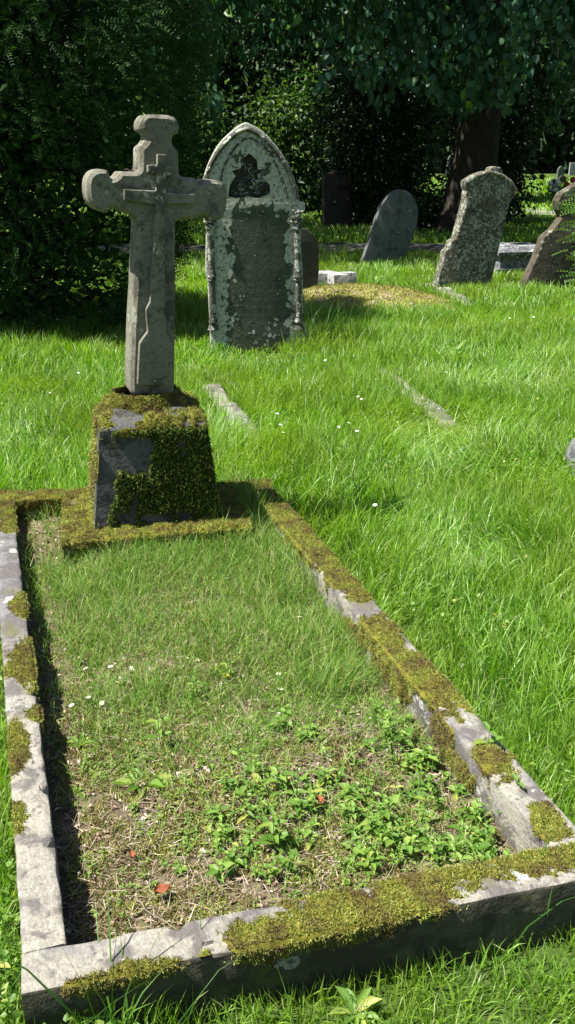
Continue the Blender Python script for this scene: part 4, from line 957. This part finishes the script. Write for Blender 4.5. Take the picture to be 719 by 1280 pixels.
# dead leaves, clumps, twigs
def deadleaf(px, py, L, Wd, mat, label, name='dead_leaf', z=.058, rz=0):
    x, y = ground(px, py, z); bm = bmesh.new(); n = 8; g = {}
    for i in range(n + 1):
        for j in range(7):
            a = i / n; b = -1 + j / 3; ww = Wd * math.sin(math.pi * min(1, a * .9 + .08)) * (1 + .25 * nz(a * 9, b, 4)); g[i, j] = bm.verts.new((a * L - L / 2, b * ww / 2, .25 * Wd * abs(b) ** 2 + .004 * nz(a * 7, b * 3, rz)))
    for i in range(n):
        for j in range(6): bm.faces.new((g[i, j], g[i + 1, j], g[i + 1, j + 1], g[i, j + 1]))
    bmesh.ops.solidify(bm, geom=bm.faces[:], thickness=.0006)
    tag(link(name, finish(bm, 50), M[mat], None, (x, y, z), rz), label, 'leaf', 'fallen leaves in the grave plot')
deadleaf(203, 1113, .034, .026, 'orange', 'curled orange brown dead leaf near the front kerb', rz=.4)
deadleaf(330, 987, .034, .016, 'yleaf', 'yellow fallen leaf in the middle right of the plot', rz=-.5)
deadleaf(283, 845, .028, .018, 'yleaf', 'bright yellow green leaf standing in the middle of the plot', z=.07, rz=1.2)
deadleaf(400, 1000, .028, .018, 'orange', 'brown dead leaf among the leafy weeds', rz=2, z=.09)
deadleaf(284, 968, .034, .028, 'orange', 'reddish dead leaf in the centre of the plot', rz=1)
deadleaf(165, 1068, .02, .014, 'orange', 'small red brown dead leaf left of the dark clump', rz=2)
deadleaf(174, 930, .016, .009, 'orange', 'small tan dead leaf in front of the daisies', rz=2.4)
x, y = ground(189, 1064, .03); bm = bmesh.new(); bmesh.ops.create_icosphere(bm, subdivisions=4, radius=.02)
for v in bm.verts: v.co *= 1 + .5 * nz(v.co.x * 120, v.co.y * 120, v.co.z * 120); v.co.z *= .6
tag(link('soil_clump', finish(bm, 0), M['brown'], None, (x, y, .03)), 'dark crumbly clump of soil in the bare left part of the plot', 'debris')
def twig(p0, p1, r, label, z0=.035, z1_=.04):
    a = Vector((*ground(*p0, z0), z0)); b = Vector((*ground(*p1, z1_), z1_)); bm = bmesh.new(); n = 6
    tube(bm, [a.lerp(b, i / n) - a + Vector((0, 0, .004 * math.sin(i * 1.7))) + Vector((.003 * math.sin(i * 2.3), .002 * math.cos(i), 0)) for i in range(n + 1)], r, r * .5, 6)
    tag(link('twig', finish(bm, 50), M['twig'], None, a), label, 'twig', 'dead twigs in the grave plot')
twig((252, 905), (275, 920), .0035, 'thick pale dead twig lying in the centre of the plot')
twig((250, 925), (272, 942), .0035, 'pale dead twig in the plot, nearer than a similar thick one')
twig((313, 845), (325, 880), .0015, 'thin dry stem standing out of the plot grass', .03, .07)
twig((168, 1125), (220, 1162), .0016, 'white dry stalk lying at the front kerb', .03, .155)
twig((120, 1060), (190, 1061), .0012, 'thin straight straw in the left of the plot')
twig((547, 1030), (560, 1085), .004, 'short dark stick among the leafy weeds')
twig((300, 970), (358, 988), .0013, 'long thin straw left of the leafy weeds')
# tall grass stems rising before the camera at the front kerb
def tuft(px, py, n, Lm, label, sp=.02, W_=.004, lean=.25, z=0, azc=None):
    x, y = ground(px, py, z); acc = Acc(); a = rng.uniform(0, 6.28, n) if azc is None else rng.normal(azc, .5, n)
    blades(acc, np.stack([rng.normal(0, sp, n), rng.normal(0, sp, n), np.zeros(n)], 1), a, Lm * rng.uniform(.55, 1.15, n), W_ * rng.uniform(.6, 1.2, n), np.abs(rng.normal(lean, .15, n)), np.abs(rng.normal(.5, .35, n)))
    tag(link('grass_tuft', acc.mesh(), M['tall'], None, (x, y, z - .01)), label, 'grass tuft', 'tall tufts of grass')
tuft(140, 1330, 15, .34, 'tall tuft of grass before the near left corner of the kerb', .025, .0045)
tuft(225, 1335, 9, .30, 'thin tall grass blades crossing the front kerb', .05, .0028)
tuft(-20, 1290, 26, .22, 'tuft of long grass outside the near left corner of the grave', .05, .004)
tuft(665, 1165, 7, .25, 'tall grass stems standing before the near right corner of the kerb', .03, .005, .12)
tuft(420, 1300, 14, .14, 'grass tuft in front of the middle of the front kerb', .04, .003)
tuft(70, 1345, 10, .30, 'long arching grass blades at the bottom left', .06, .003, .7)
tuft(400, 430, 70, .42, 'tall dark tuft of grass at the right foot of the gothic headstone', .13, .006)
tuft(385, 600, 40, .30, 'tall grass tuft beside the far right corner of the grave', .12, .0045)
tuft(460, 640, 45, .28, 'tall grass tuft on the lawn right of the grave kerb', .14, .0045)
tuft(55, 700, 12, .16, 'grass tuft hanging over the shadow at the far left of the plot', .03, .003, .5)
tuft(300, 655, 34, .17, 'wispy grass tuft at the right end of the cross footing', .05, .0025, .3, .02)
tuft(380, 760, 60, .12, 'dense grass tuft in the plot near the right kerb', .09, .0025, .5, .03)
